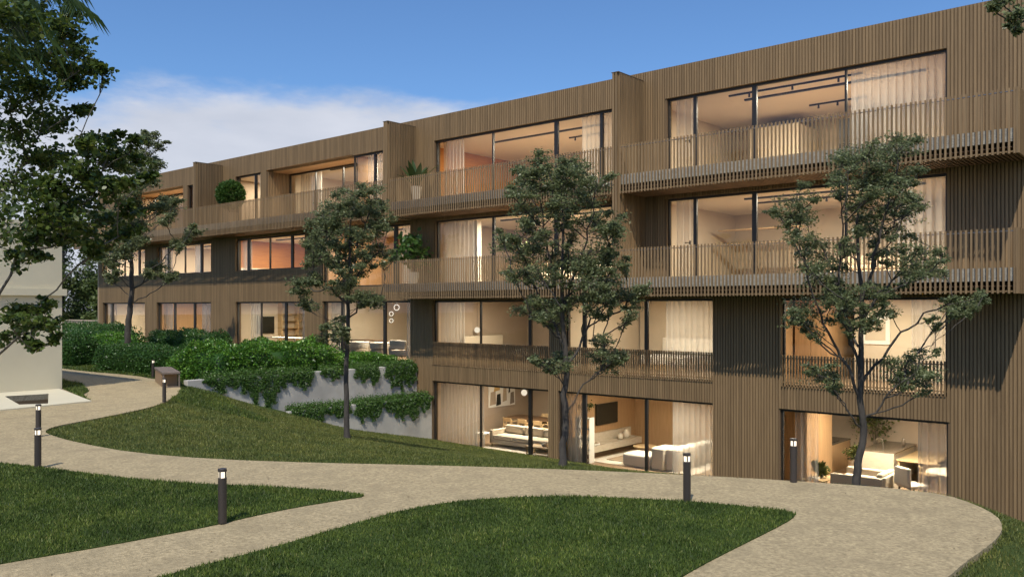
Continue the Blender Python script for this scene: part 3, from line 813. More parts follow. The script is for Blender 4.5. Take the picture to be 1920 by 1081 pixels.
hedge("broad bright green hedge above the retaining wall", -28.5, -25.15, 14.35, 20.2, 1.08, "hedge_leaf", 15000, .088, wob=.2)
hedge("bright low hedge near the facade above the retaining wall", -27.0, -25.1, 20.0, 22.7, .62, "hedge_leaf", 6000, .075)
hedge("rounded dark hedge in front of the second garden window", -38.8, -33.2, 18.8, 20.5, 1.36, "hedge_dark", 7000, .085)
hedge("lighter green hedge around the foot of the far tree", -40.2, -36.4, 16.4, 18.0, 1.22, "hedge_leaf", 5000, .085)
hedge("small dark hedge beside the cream building", -39.2, -36.4, 14.6, 16.0, 1.25, "hedge_dark", 4500, .085)
hedge("dark hedge under the farthest garden window", -51.5, -42.6, 19.0, 21.0, 1.50, "hedge_dark", 7000, .095)
hedge("bushy hedge behind the corner of the cream building", -45.5, -41.5, 15.2, 17.0, 1.25, "hedge_dark", 4500, .09)

def vine(label, xf, y0, y1, ztop, drop, n, mat="vine_leaf"):
    T = Thing("trailing_plant", label, "plant", (xf - .1, (y0 + y1) / 2, ztop), group="plants trailing over the retaining walls")
    k = max(5, int((y1 - y0) / .09)); Ps = []; st = MB()
    for i in range(k):
        y = y0 + (y1 - y0) * (i + random.uniform(.1, .9)) / k
        edge = 1 - abs((y - (y0 + y1) / 2) / ((y1 - y0) / 2)) ** 2.2 * .55
        L = drop * edge * random.uniform(.35, 1.12)
        m = int(n / k); s = rng.uniform(0, 1, m) ** .8
        x = xf + .008 + .014 * np.sin(np.minimum(s * 5, np.pi) * .8) + np.abs(rng.normal(size=m)) * .014
        Ps.append(np.column_stack([x, y + rng.normal(size=m) * .045 + .05 * np.sin(s * 6 + i), ztop + .06 - s * (L + .06)]))
        st.tube([(xf - .12, y, ztop + .03), (xf + .02, y, ztop + .06), (xf + .03, y, ztop - L * .4), (xf + .02, y + .02, ztop - L * .92)], [.006, .005, .004, .002], 5)
    # cushion on top of the wall
    m = int(n * .55)
    Ps.append(np.column_stack([xf - rng.uniform(.0, .40, m), rng.uniform(y0, y1, m), ztop + np.abs(rng.normal(size=m)) * .10]))
    P = np.concatenate(Ps)
    T.part("foliage", leaf_mesh("foliage", P, .056, tilt=.8, droop=.7, out=np.tile(np.array([[.22, 0, -.3]]), (len(P), 1))), mat)
    T.part("stems", st, "bark")
XU, XD = -24.72, -23.88
for y0, y1, dr, lb in ((14.0, 15.6, .46, "short trailing plant at the near end of the upper wall"), (15.4, 16.9, 1.15, "long curtain of trailing plant on the upper wall beside the mound"),
                       (16.8, 18.1, .66, "trailing plant on the upper wall left of the slender tree"), (18.5, 19.4, .34, "thin trailing plant mid way along the upper wall"),
                       (19.95, 21.1, .88, "deep trailing plant on the upper wall right of the slender tree"), (21.4, 22.98, 1.02, "trailing plant on the upper wall against the facade")):
    vine(lb, XU, y0, y1, -2.26, dr, int(2500 * (y1 - y0) * (.5 + dr)))
for y0, y1, dr, lb in ((16.65, 18.1, .6, "trailing plant at the near end of the lower wall"), (18.2, 19.1, .38, "thin trailing plant on the lower wall behind the slender tree"),
                       (19.3, 20.6, .86, "trailing plant hanging down the middle of the lower wall"), (20.7, 22.98, .78, "broad trailing plant on the lower wall against the facade")):
    vine(lb, XD, y0, y1, -3.44, dr, int(2500 * (y1 - y0) * (.5 + dr)))

# ------------------------------------------------------------------ trees
def bez(p0, p1, bow, n=6):
    p0, p1 = Vector(p0), Vector(p1); mid = (p0 + p1) / 2 + bow
    return [(p0 * (1 - t) ** 2 + mid * 2 * t * (1 - t) + p1 * t * t) for t in [i / (n - 1) for i in range(n)]]
def tree(name, label, trunk, trad, clusters, mat, bark, leaf, dens, cat="tree", shape=LEAF4, pad=0.55, depth=1.0, flat=.55, droop=.25, group=None, sub=11, minr=.006, start=3, stems=()):
    """trunk: list of points; clusters: (point, rx, rz). Limbs grow from the nearest wood below each leaf cluster, so forks stack up; twigs carry leafy pads."""
    trunk = [Vector(p) for p in trunk]
    T = Thing(name, label, cat, trunk[0], group=group)
    S = []                                     # wood nodes: [pos, parent, weight, fixed radius]
    for i in range(len(trunk) - 1):
        for q in (0, .34, .67): S.append([trunk[i].lerp(trunk[i + 1], q), len(S) - 1, 0, trad[i] * (1 - q) + trad[i + 1] * q])
    S.append([trunk[-1], len(S) - 1, 0, trad[-1]])
    nt_ = len(S); size = max((c[0] - trunk[0]).length for c in clusters); step = size * .022
    for i in range(1, nt_ - 1): S[i][0] = S[i][0] + Vector((random.uniform(-1, 1), random.uniform(-1, 1), 0)) * S[i][3] * .3
    stem_ids = []
    for pts, r0, r1 in stems:
        pts = [Vector(p) for p in pts]
        k = min(range(nt_), key=lambda i: (S[i][0] - pts[0]).length); ids = [k]
        curve = []
        for i in range(len(pts) - 1):
            for q in (0, .33, .67): curve.append(pts[i].lerp(pts[i + 1], q))
        curve.append(pts[-1]); curve = curve[1:]
        for i, p in enumerate(curve):
            f = i / max(1, len(curve) - 1)
            S.append([p + Vector((random.gauss(0, 1), random.gauss(0, 1), random.gauss(0, 1))) * size * .004, ids[-1], 0, r0 * (1 - f) + r1 * f]); ids.append(len(S) - 1)
        stem_ids.append(ids)
    def dist_trunk(c): return min((c - S[i][0]).length for i in range(nt_))
    limbs = []
    Ps = []; wood = MB()
    for c, rx, rz in sorted(clusters, key=lambda q: dist_trunk(q[0])):
        best, bs = start * 3, 1e9
        for k in range(start * 3, len(S)):
            p = S[k][0]; d = c - p; L = d.length
            h = math.hypot(d.x, d.y)
            sc = L + 2.2 * max(0, .55 * h - d.z) + (0 if S[k][3] else .03 * size)
            if sc < bs: bs, best = sc, k
        p = S[best][0]; L = (c - p).length
        n = max(3, int(L / step)); bow = Vector((random.uniform(-.10, .10) * L, random.uniform(-.10, .10) * L, -L * .10))
        pts = bez(p, c, bow, n + 1); ids = [best]
        for q in pts[1:]:
            S.append([q + Vector((random.gauss(0, 1), random.gauss(0, 1), random.gauss(0, 1))) * step * .10, ids[-1], 0, None]); ids.append(len(S) - 1)
        limbs.append(ids)
        k = max(6, int(sub * (rx * rz) ** .5 / (size * .045)))
        for j in range(k):
            d = Vector((random.gauss(0, 1), random.gauss(0, 1), random.gauss(.25, 1))).normalized() * random.uniform(.3, 1.08)
            q = c + Vector((d.x * rx * depth, d.y * rx * depth, d.z * rz))
            b0 = S[ids[max(1, len(ids) - 1 - random.randrange(1 + len(ids) // 3))]][0]
            tw = bez(b0, q, Vector((d.x * rx * .2, d.y * rx * .2, -.10 * rx)), 5)
            wood.tube(tw, [minr * .8, minr * .62, minr * .48, minr * .36, minr * .22], 4, cap=False)
            nl = int(dens * random.uniform(.6, 1.3))
            f = rng.uniform(.22, 1.0, nl) ** .75 * 4; a0 = np.minimum(f.astype(int), 3); f = (f - a0)[:, None]
            TW = np.array([tuple(v) for v in tw]); base_ = TW[a0] * (1 - f) + TW[a0 + 1] * f
            off = rng.normal(size=(nl, 3)) * np.array([1, 1, .45]) * pad * rx * .32
            Ps.append(base_ + off)
        a = ids[-1]
        while a >= 0: S[a][2] += 1; a = S[a][1]
    def rad(k):
        if S[k][3] is not None: return S[k][3]
        return minr * (.75 + .55 * S[k][2] ** .62)
    tp = [S[i][0] for i in range(nt_)]; tr_ = [S[i][3] for i in range(nt_)]
    wood.tube([tp[0] - Vector((0, 0, tr_[0] * 4))] + tp, [tr_[0] * 1.7, tr_[0] * 1.3] + tr_[1:], 10)
    for ids in stem_ids: wood.tube([S[k][0] for k in ids], [S[ids[1]][3]] + [S[k][3] for k in ids[1:]], 7, cap=False)
    for ids in limbs:
        r = [min(rad(k), rad(ids[0]) * .8) for k in ids]; r[0] = r[1]
        wood.tube([S[k][0] for k in ids], r, 6, cap=False)
    P = np.concatenate(Ps)
    T.part("trunk", wood, bark, smooth=True)
    T.part("crown", leaf_mesh("crown", P, leaf, tilt=.75, shape=shape, flat=flat, droop=droop), mat)
    return len(P)
def px_clusters(lst, t, spread, k=1.0, sat=0):
    out = []
    for q in lst:
        x, y, r = q[:3]
        tt = t + random.uniform(-spread, spread)
        out.append((at(x, y, tt), r * k * tt / 1600, r * k * tt / 1600 * .8))
        for _ in range(sat):
            a = random.uniform(0, 6.283); d = random.uniform(.7, 1.25) * r; t2 = t + random.uniform(-spread, spread); r2 = r * random.uniform(.45, .75)
            out.append((at(x + math.cos(a) * d, y + math.sin(a) * d * .8, t2), r2 * k * t2 / 1600, r2 * k * t2 / 1600 * .8))
    return out
def px_stems(lst, t):
    """main stems that fan out of the fork, each drifting a little towards or away from the eye"""
    out = []
    for pts, r0, r1 in lst:
        dr = random.uniform(-.5, .5) * t / 14
        out.append(([at(x, y, t + dr * i / (len(pts) - 1)) for i, (x, y) in enumerate(pts)], r0, r1))
    return out
SR = [([(1615, 640), (1622, 560), (1640, 480), (1658, 400), (1675, 330), (1690, 270)], .030, .008), ([(1613, 738), (1585, 690), (1560, 640), (1535, 590), (1515, 520), (1500, 450), (1490, 380)], .026, .007),
      ([(1613, 690), (1596, 630), (1585, 560), (1570, 490), (1580, 420), (1585, 340), (1580, 300)], .024, .006), ([(1616, 715), (1655, 670), (1690, 625), (1730, 590), (1770, 573), (1820, 566)], .024, .006),
      ([(1616, 600), (1645, 550), (1690, 510), (1725, 480), (1740, 465)], .02, .006), ([(1618, 790), (1650, 760), (1680, 725), (1710, 700), (1735, 660)], .018, .005), ([(1612, 800), (1590, 770), (1570, 735), (1545, 710)], .014, .005)]
SM = [([(1060, 690), (1085, 650), (1110, 600), (1140, 575), (1175, 560)], .022, .005), ([(1058, 650), (1030, 590), (1005, 540), (985, 490), (955, 460)], .022, .005), ([(1056, 600), (1040, 540), (1025, 470), (1015, 400), (1008, 310)], .022, .005),
      ([(1055, 570), (1080, 510), (1100, 450), (1112, 400), (1120, 345)], .020, .005), ([(1061, 765), (1095, 722), (1130, 690), (1140, 660)], .014, .004), ([(1060, 730), (1045, 700), (1028, 688)], .010, .004), ([(1055, 560), (1085, 540), (1125, 500), (1150, 450), (1158, 425)], .016, .005)]
SL = [([(653, 570), (620, 540), (590, 545), (560, 530)], .030, .008), ([(654, 560), (640, 500), (615, 450), (605, 400)], .030, .008), ([(655, 540), (680, 500), (710, 470), (724, 478)], .026, .008), ([(656, 520), (675, 450), (690, 400), (692, 362)], .026, .008), ([(650, 640), (632, 610), (625, 600)], .018, .006)]
NL = 0
TR = [(1635, 285, 38), (1600, 292, 34), (1665, 275, 28), (1693, 282, 32), (1577, 305, 34), (1623, 335, 40), (1655, 345, 36), (1684, 355, 34), (1700, 320, 26), (1600, 365, 34),
      (1647, 389, 38), (1700, 401, 32), (1676, 425, 30), (1611, 405, 30), (1635, 428, 28), (1718, 385, 18), (1492, 372, 32), (1480, 398, 26), (1500, 415, 30), (1516, 450, 32), (1541, 480, 32), (1532, 520, 34),
      (1560, 500, 26), (1733, 474, 36), (1748, 499, 28), (1700, 490, 30), (1720, 515, 24), (1562, 547, 32), (1505, 572, 30), (1500, 600, 24), (1522, 618, 20), (1587, 582, 36), (1562, 562, 30), (1610, 610, 28),
      (1650, 585, 26), (1640, 545, 30), (1600, 545, 30), (1754, 597, 12), (1786, 572, 20), (1812, 570, 24), (1838, 562, 18), (1800, 590, 14), (1536, 705, 28), (1562, 722, 18), (1520, 690, 14), (1695, 690, 34), (1725, 656, 22),
      (1745, 703, 24), (1680, 718, 20), (1720, 715, 24), (1590, 470, 22), (1660, 470, 26)]
t = 14.0
NL += tree("maple_tree", "leafy maple in front of the kitchen window, right of the path", [at(1604, 925, t), at(1607, 880, t), at(1613, 842, t), at(1620, 805, t), at(1614, 770, t), at(1613, 700, t), at(1615, 630, t), at(1617, 560, t), at(1610, 490, t), at(1606, 420, t), at(1618, 340, t), at(1630, 290, t)],
     [.070, .062, .056, .056, .052, .046, .040, .034, .026, .020, .013, .008], px_clusters(TR, t, .9, 1.0, 3), "maple_leaf", "bark", .047, 25, depth=1.25, pad=.6, sub=19, stems=px_stems(SR, 14.0), group="maples between path and building")
TM = [(1009, 304, 24), (985, 325, 22), (1030, 318, 26), (1059, 321, 34), (1098, 324, 32), (979, 338, 22), (1018, 351, 36), (1050, 355, 34), (1086, 358, 40), (1121, 351, 30), (976, 384, 28), (1005, 398, 30), (1040, 398, 30),
      (1110, 410, 30), (1127, 434, 32), (1157, 422, 20), (1000, 430, 26), (952, 463, 28), (945, 448, 18), (982, 484, 34), (1009, 463, 28), (1009, 505, 28), (1110, 470, 34), (1112, 500, 36), (1142, 458, 28), (1163, 493, 16), (1038, 517, 26),
      (1112, 532, 38), (1145, 529, 30), (1180, 553, 26), (1157, 545, 24), (1127, 561, 28), (1032, 570, 32), (1000, 576, 24), (1178, 588, 18), (1070, 560, 26), (1139, 645, 24), (1135, 667, 28), (1163, 669, 16), (1054, 682, 24), (1028, 690, 16),
      (1004, 669, 10), (1135, 590, 18), (1022, 592, 20), (1075, 440, 20), (1060, 480, 20), (1195, 548, 14)]
t = 13.5
NL += tree("maple_tree", "leafy maple on the lawn edge before the television room", [at(1054, 876, t), at(1056, 830, t), at(1061, 790, t), at(1058, 740, t), at(1063, 700, t), at(1060, 650, t), at(1055, 600, t), at(1053, 540, t), at(1054, 480, t), at(1057, 420, t), at(1052, 360, t), at(1058, 320, t)],
     [.062, .056, .052, .050, .044, .038, .034, .028, .022, .017, .012, .007], px_clusters(TM, t, .8, 1.0, 3), "maple_leaf", "bark", .045, 25, depth=1.25, pad=.6, sub=19, stems=px_stems(SM, 13.5), group="maples between path and building")
TL = [(690, 362, 22), (660, 368, 20), (625, 385, 24), (607, 397, 20), (700, 390, 24), (670, 395, 26), (640, 405, 26), (710, 404, 18), (587, 437, 22), (602, 450, 22), (585, 472, 20), (592, 490, 20), (640, 430, 22), (682, 435, 26), (660, 455, 24),
      (708, 470, 20), (724, 480, 16), (660, 480, 26), (682, 490, 24), (615, 480, 20), (675, 510, 24), (552, 528, 16), (570, 545, 22), (587, 517, 18), (625, 542, 22), (675, 550, 22), (700, 565, 18), (582, 567, 16), (640, 508, 20), (627, 613, 20),
      (612, 625, 14), (642, 625, 16), (701, 572, 16), (610, 420, 18), (720, 430, 14), (632, 455, 18), (652, 540, 20)]
t = 21.0
NL += tree("maple_tree", "slender maple growing from the lawn before the retaining walls", [at(651, 824, t), at(650, 780, t), at(648, 720, t), at(650, 660, t), at(652, 610, t), at(653, 570, t), at(655, 530, t), at(656, 480, t), at(656, 420, t), at(668, 370, t)],
     [.075, .066, .06, .056, .05, .042, .035, .027, .018, .009], px_clusters(TL, t, 1.0, 1.0, 3), "maple_leaf", "bark", .062, 24, depth=1.25, pad=.6, sub=19, stems=px_stems(SL, 21.0), group="maples between path and building")
TF = [(289, 252, 14), (300, 272, 13), (275, 262, 16), (269, 285, 22), (278, 318, 22), (247, 313, 26), (258, 344, 26), (287, 340, 18), (313, 375, 20), (324, 390, 20), (304, 386, 18), (371, 431, 13), (353, 440, 13), (331, 453, 12),
      (269, 393, 20), (224, 298, 26), (235, 375, 26), (235, 420, 30), (250, 442, 24), (213, 437, 26), (297, 500, 24), (322, 517, 12), (230, 470, 28), (205, 517, 16), (197, 478, 20), (255, 453, 20), (280, 510, 14), (310, 410, 16), (265, 420, 20), (200, 400, 26), (295, 300, 12)]
t = 36.0
NL += tree("maple_tree", "tall maple rising among the hedges left of the facade", [at(238, 672, t), at(240, 640, t), at(241, 600, t), at(245, 565, t), at(247, 530, t), at(246, 490, t), at(242, 440, t), at(248, 390, t), at(258, 340, t), at(275, 280, t)],
     [.15, .13, .12, .11, .095, .08, .06, .045, .03, .015], px_clusters(TF, t, 1.4, 1.0, 1), "maple_leaf", "bark", .105, 36, depth=1.2, pad=.6, sub=20, group="maples between path and building", minr=.012)
TA = [(20, 30, 45), (70, 30, 45), (110, 50, 32), (30, 100, 48), (90, 100, 42), (140, 80, 22), (160, 95, 18), (120, 130, 36), (160, 125, 24), (193, 126, 13), (60, 150, 38), (20, 180, 38), (80, 170, 26), (140, 152, 22), (30, 240, 42), (80, 212, 26), (110, 232, 24),
      (145, 208, 18), (165, 203, 10), (60, 290, 48), (20, 340, 48), (110, 300, 34), (150, 270, 26), (190, 262, 24), (215, 252, 14), (110, 350, 44), (60, 390, 48), (20, 430, 38), (160, 320, 34), (200, 300, 30), (228, 292, 20), (160, 380, 40), (210, 350, 30), (110, 420, 38),
      (60, 445, 30), (28, 478, 22), (75, 478, 18), (160, 430, 30), (205, 410, 28), (238, 390, 20), (248, 340, 16), (200, 440, 24), (265, 300, 16), (255, 260, 14), (282, 330, 12), (240, 430, 18), (120, 445, 28), (180, 465, 20), (130, 395, 36), (90, 340, 40), (180, 345, 30), (40, 60, 44), (-30, 120, 55), (-30, 260, 55), (-30, 380, 55), (-20, 20, 55), (-60, 480, 40), (130, 20, 22),
      (45, 575, 24), (75, 580, 24), (18, 600, 20), (60, 606, 28), (98, 604, 20), (108, 632, 12), (70, 650, 10), (30, 585, 20), (85, 562, 16), (20, 625, 14), (-40, 600, 30), (50, 625, 18)]
t = 4.3                                    # a small-leaved tree standing close by on the left
cl = px_clusters(TA, t, .5)
NL += tree("alder_tree", "broad-leaved tree overhanging the view along the left edge", [at(-300, 1466, t), at(-290, 1200, t), at(-275, 950, t), at(-255, 800, t), at(-235, 660, t), at(-205, 520, t), at(-170, 400, t), at(-130, 280, t), at(-90, 160, t), at(-50, 50, t), at(-20, -60, t)],
     [.06, .058, .055, .052, .047, .042, .036, .030, .022, .015, .008], cl, "alder_leaf", "bark_grey", .0265, 30, shape=LEAF6, depth=1.7, flat=.25, droop=.15, pad=.95, sub=30, minr=.0019)
TC = [(1880, 5, 26), (1905, 30, 18), (1862, 8, 12), (1908, 58, 9), (1900, -10, 32), (1850, -20, 18), (1940, 20, 40), (1930, -40, 50), (1980, 0, 50), (2000, -80, 60), (1895, 48, 8)]
t = 9.0
NL += tree("maple_tree", "maple branch reaching in at the top right corner", [at(2300, 1010, t), at(2290, 800, t), at(2280, 600, t), at(2260, 400, t), at(2200, 200, t), at(2120, 60, t), at(2050, -60, t)],
     [.13, .12, .11, .10, .08, .05, .03], px_clusters(TC, t, .4), "maple_leaf", "bark", .055, 26, depth=1.0, sub=12)
# background trees beyond the far end
def far_tree(label, x, y, h, r, n, name="background_tree", conical=False):
    b = Vector((x, y, -2.5)); tr = [b, b + Vector((0.1, 0, h * .3)), b + Vector((-.1, .1, h * .6)), b + Vector((.1, 0, h * .92))]
    cl = []
    for i in range(n):
        f = random.uniform(.12, 1.0); rr = r * ((1.05 - f) if conical else math.sin(min(1, f * 1.05) * math.pi * .85 + .25))
        th = random.uniform(0, 6.283); q = rr * random.uniform(.3, 1) ** .6
        s = r * random.uniform(.28, .42) * (.6 if conical else 1)
        cl.append((b + Vector((math.cos(th) * q, math.sin(th) * q, h * f)), s, s * .75))
    return tree(name, label, tr, [h * .022, h * .018, h * .012, h * .004], cl, "far_leaf", "bark", .28, 16, depth=1.0, pad=.9, group="trees beyond the far end of the apartments", sub=9, minr=.02, start=1)
NL += far_tree("broad tree beyond the garden wall, beside the cream building", -76, 30, 11, 3.6, 46)
NL += far_tree("pointed dark conifer behind the far end of the apartments", -70, 34, 9.8, 2.0, 44, conical=True)
NL += far_tree("low rounded tree right behind the garden wall", -68, 30.5, 5.0, 2.4, 30)
NL += far_tree("distant tree glimpsed under the far balcony", -92, 46, 8.5, 3.6, 34)
print("leaves", NL)

# palm fronds at the top left
pb = at(-170, 1380, 4.8); pc = at(10, -30, 4.8)
PT = Thing("palm_tree", "palm with long narrow drooping leaflets at the top left corner", "palm", pb)
PT.part("trunk", MB().tube([pb, at(-160, 900, 4.8), at(-110, 400, 4.8), pc], [.05, .045, .04, .03], 9), "bark_grey", smooth=True)
def frond(p0, p1, sag, ln, n):
    pts = bez(p0, p1, Vector((0, 0, sag)), 14); rach = MB().tube(pts, [.004 * (1 - i / 15) + .001 for i in range(14)], 5)
    V = []
    for i in range(n):
        s = .12 + .88 * i / (n - 1); k = s * 13; a = int(min(k, 12)); p = pts[a].lerp(pts[a + 1], min(k - a, 1))
        ax = (pts[a + 1] - pts[a]).normalized(); side = ax.cross(Vector((0, 0, 1))).normalized()
        for sg in (-1, 1):
            d = (side * sg * random.uniform(.5, .9) + ax * .55 + Vector((0, 0, -random.uniform(.35, .9)))).normalized()
            L = ln * (1 - .45 * abs(s - .45)) * random.uniform(.8, 1.1); wv = d.cross(side + Vector((.1, .2, .3))).normalized() * .006
            md = p + d * L * .55; tip = p + d * L + Vector((0, 0, -L * .22))
            V += [p - wv * .5, md - wv, tip, md + wv]
    return rach, np.array([tuple(v) for v in V])
fr = [(at(150, 5, 3.9), .12), (at(95, 90, 3.7), .16), (at(60, 120, 3.8), .18), (at(140, -30, 4.2), .1), (at(20, 95, 3.7), .18), (at(172, 26, 4.0), .15)]
for e, sg in fr:
    ra, V = frond(pc, e, sg, .17, 34)
    f = PT.part("frond", ra, "palm_leaf")
    make("leaflets", npmesh("leaflets", V, 4), "palm_leaf", f)

# ------------------------------------------------------------------ curtains
def curtain(lv, x0, x1, mat, label, y=None, z0=None):
    zf, zh = LV[lv]; y = YF + .36 if y is None else y; zb = (zf + .03) if z0 is None else z0
    n = max(8, int((x1 - x0) / .022)); mb = MB(); rows = 5
    per = random.uniform(.17, .24); ph = random.uniform(0, 6)
    for r in range(rows):
        f = r / (rows - 1); z = zb + (zh + .03 - zb) * f
        for i in range(n + 1):
            x = x0 + (x1 - x0) * i / n
            a = .07 * math.sin(2 * math.pi * x / per + ph + .5 * math.sin(3 * x) + .25 * (1 - f) * math.sin(9 * x)) + .015 * math.sin(17 * x)
            mb.v.append((x + .012 * (1 - f) * math.sin(21 * x), y + a * (1.1 - .25 * f), z))
    w = n + 1
    mb.f = [(r * w + i, r * w + i + 1, (r + 1) * w + i + 1, (r + 1) * w + i) for r in range(rows - 1) for i in range(n)]
    single("curtain", mb, mat, label, "curtain", "curtains behind the windows", smooth=True)
CUR = [
 (0, -23.75, -21.55, "sheer_cream", "wide sheer curtain left in the ground-floor corner sofa room"), (0, -17.6, -16.86, "sheer_grey", "narrow sheer curtain at the left of the television room"),
 (0, -13.55, -12.05, "sheer_cream", "sheer curtain at the right of the television room"), (0, -9.6, -8.93, "sheer_grey", "pale curtain at the left of the kitchen window"), (0, -6.38, -5.68, "sheer_dark", "dark curtain at the right of the kitchen window"),
 (1, -23.7, -22.5, "sheer_cream", "curtain in the first-floor window above the corner sofa room"), (1, -13.75, -12.05, "sheer_cream", "wide cream curtain in the first-floor window above the television room"),
 (1, -6.55, -5.7, "sheer_grey", "curtain at the right of the first-floor window above the kitchen"), (1, -30.7, -29.7, "sheer_grey", "grey curtain at the left of the dining room with ring pendants"), (1, -25.75, -25.22, "sheer_dark", "dark curtain at the right of the dining room with ring pendants"),
 (1, -37.0, -36.1, "sheer_grey", "curtain left of the black wall screen"), (1, -32.85, -32.22, "sheer_dark", "dark curtain right of the black wall screen"), (1, -45.6, -44.7, "sheer_grey", "left curtain of the garden window next to the far end"),
 (1, -41.6, -40.4, "sheer_dark", "right curtain of the garden window next to the far end"), (1, -52.3, -51.6, "sheer_grey", "left curtain of the farthest garden window"), (1, -47.8, -47.22, "sheer_dark", "right curtain of the farthest garden window"),
 (2, -13.42, -12.7, "sheer_cream", "left curtain of the second-floor window at the near end"), (2, -6.85, -5.7, "sheer_grey", "right curtain of the second-floor window at the near end"), (2, -23.6, -22.0, "sheer_cream", "curtain of the second-floor window left of the tall fin"),
 (2, -25.95, -25.25, "sheer_cream", "curtain behind the leafy second-floor balcony plant"), (2, -37.7, -37.0, "sheer_grey", "curtain in the second-floor window with orange timber walls"), (2, -45.6, -44.85, "sheer_dark", "left curtain of the second-floor window next to the far end"),
 (2, -42.3, -41.5, "sheer_dark", "right curtain of the second-floor window next to the far end"), (2, -52.4, -51.6, "sheer_grey", "curtain of the farthest second-floor window"),
 (3, -13.42, -12.7, "sheer_cream", "left curtain of the top-floor window at the near end"), (3, -8.05, -5.7, "sheer_grey", "wide sheer curtain right of the top-floor window at the near end"), (3, -23.6, -22.5, "sheer_cream", "left curtain of the top-floor window with the orange timber wall"),
 (3, -17.0, -15.65, "sheer_cream", "right curtain of the top-floor window with the orange timber wall"), (3, -28.1, -26.9, "sheer_grey", "curtain in the top-floor window beside the loggia"), (3, -36.2, -35.75, "sheer_cream", "curtain in the small top-floor window behind the round bush"),
]
for lv, x0, x1, mt, lb in CUR: curtain(lv, x0, x1, mt, lb, z0=1.78 if (lv == 2 and x0 < -32) else None)
curtain(3, -34.8, -33.1, "sheer_cream", "left cream curtain behind the top-floor loggia glass", y=24.75)
curtain(3, -30.2, -29.1, "sheer_cream", "right cream curtain behind the top-floor loggia glass", y=24.75)
curtain(3, -44.6, -43.1, "sheer_cream", "cream curtain behind the far loggia glass", y=24.75)

# ------------------------------------------------------------------ furniture
def table(label, x0, x1, y0, y1, zf, h, top, legm=None, th=.04, lw=.05, name="table", cat="table", group=None):
    T = Thing(name, label, cat, ((x0 + x1) / 2, (y0 + y1) / 2, zf), group=group)
    T.part("top", MB().box(x0, x1, y0, y1, zf + h - th, zf + h), top, bevel=.006)
    for x in (x0 + .06, x1 - .06):
        for y in (y0 + .06, y1 - .06): T.part("leg", MB().box(x - lw / 2, x + lw / 2, y - lw / 2, y + lw / 2, zf + .001, zf + h - th - .001), legm or top)
    return T
def chair(label, x, y, zf, rot, mat, group, arms=True, seatm=None):
    T = Thing("chair", label, "chair", (x, y, zf), rot, group, local=True)
    T.part("seat", MB().box(-.23, .23, -.22, .22, .43, .48), seatm or mat, bevel=.015)
    T.part("backrest", MB().add([(-.23, .20, .62), (.23, .20, .62), (.23, .24, .62), (-.23, .24, .62), (-.22, .26, .80), (.22, .26, .80), (.22, .30, .80), (-.22, .30, .80)], [(0, 3, 2, 1), (4, 5, 6, 7), (0, 1, 5, 4), (1, 2, 6, 5), (2, 3, 7, 6), (3, 0, 4, 7)]), mat, bevel=.008)
    for sx in (-1, 1):
        T.part("leg", MB().beam((sx * .22, -.20, 0), (sx * .20, -.18, .64 if arms else .44), .035, .035), mat)
        T.part("leg", MB().beam((sx * .23, .24, 0), (sx * .21, .22, .70), .035, .035), mat)
        if arms: T.part("armrest", MB().box(sx * .24 - .025, sx * .24 + .025, -.20, .24, .64, .67), mat, bevel=.006)
def sofa(label, x0, x1, y0, y1, zf, mat, back='y', seats=3, h=.72, wood=None, sh=.42):
    """back along +y ('y'), +x ('x') or -x ('-x')"""
    T = Thing("sofa", label, "sofa", ((x0 + x1) / 2, (y0 + y1) / 2, zf))
    leg = .10 if wood else .02
    T.part("base", MB().box(x0, x1, y0, y1, zf + leg, zf + .26), mat, bevel=.03, seg=3)
    if wood:
        for x in (x0 + .08, x1 - .08):
            for y in (y0 + .08, y1 - .08): T.part("leg", MB().box(x - .02, x + .02, y - .02, y + .02, zf, zf + .10), wood)
    bt = .22
    if back == 'y':
        st = (x1 - x0 - .3) / seats
        for i in range(seats):
            a = x0 + .15 + i * st
            T.part("seat_cushion", MB().box(a + .005, a + st - .005, y0 + .01, y1 - bt, zf + .262, zf + sh), mat, bevel=.05, seg=3, smooth=True)
            T.part("back_cushion", MB().box(a + .01, a + st - .01, y1 - bt - .03, y1 - .03, zf + sh + .005, zf + h + .02), mat, bevel=.06, seg=3, smooth=True)
        T.part("back", MB().box(x0 + .01, x1 - .01, y1 - .028, y1 + .08, zf + leg, zf + h - .06), mat, bevel=.03)
        for a in (x0, x1 - .148): T.part("arm", MB().box(a, a + .148, y0, y1 - .03, zf + leg, zf + .60), mat, bevel=.03, seg=3)
    else:
        s = 1 if back == 'x' else -1
        bx0, bx1 = (x1 - bt, x1) if s > 0 else (x0, x0 + bt)
        sx0, sx1 = (x0 + .01, x1 - bt - .005) if s > 0 else (x0 + bt + .005, x1 - .01)
        st = (y1 - y0 - .3) / seats
        for i in range(seats):
            a = y0 + .15 + i * st
            T.part("seat_cushion", MB().box(sx0, sx1, a + .005, a + st - .005, zf + .262, zf + sh), mat, bevel=.05, seg=3, smooth=True)
            T.part("back_cushion", MB().box(bx0 + .01 - (.03 if s > 0 else -.03), bx1 - .03 - (.03 if s > 0 else -.03), a + .01, a + st - .01, zf + sh + .005, zf + h), mat, bevel=.06, seg=3, smooth=True)
        T.part("back", MB().box(x1 - .028 if s > 0 else x0 - .08, x1 + .08 if s > 0 else x0 + .028, y0 + .01, y1 - .01, zf + leg, zf + h - .06), mat, bevel=.03)
        for a in (y0, y1 - .148): T.part("arm", MB().box(x0, x1, a, a + .148, zf + leg, zf + .60), mat, bevel=.03, seg=3)
    return T
def rug(label, x0, x1, y0, y1, zf, mat): single("rug", MB().box(x0, x1, y0, y1, zf + .003, zf + .018), mat, label, "rug")
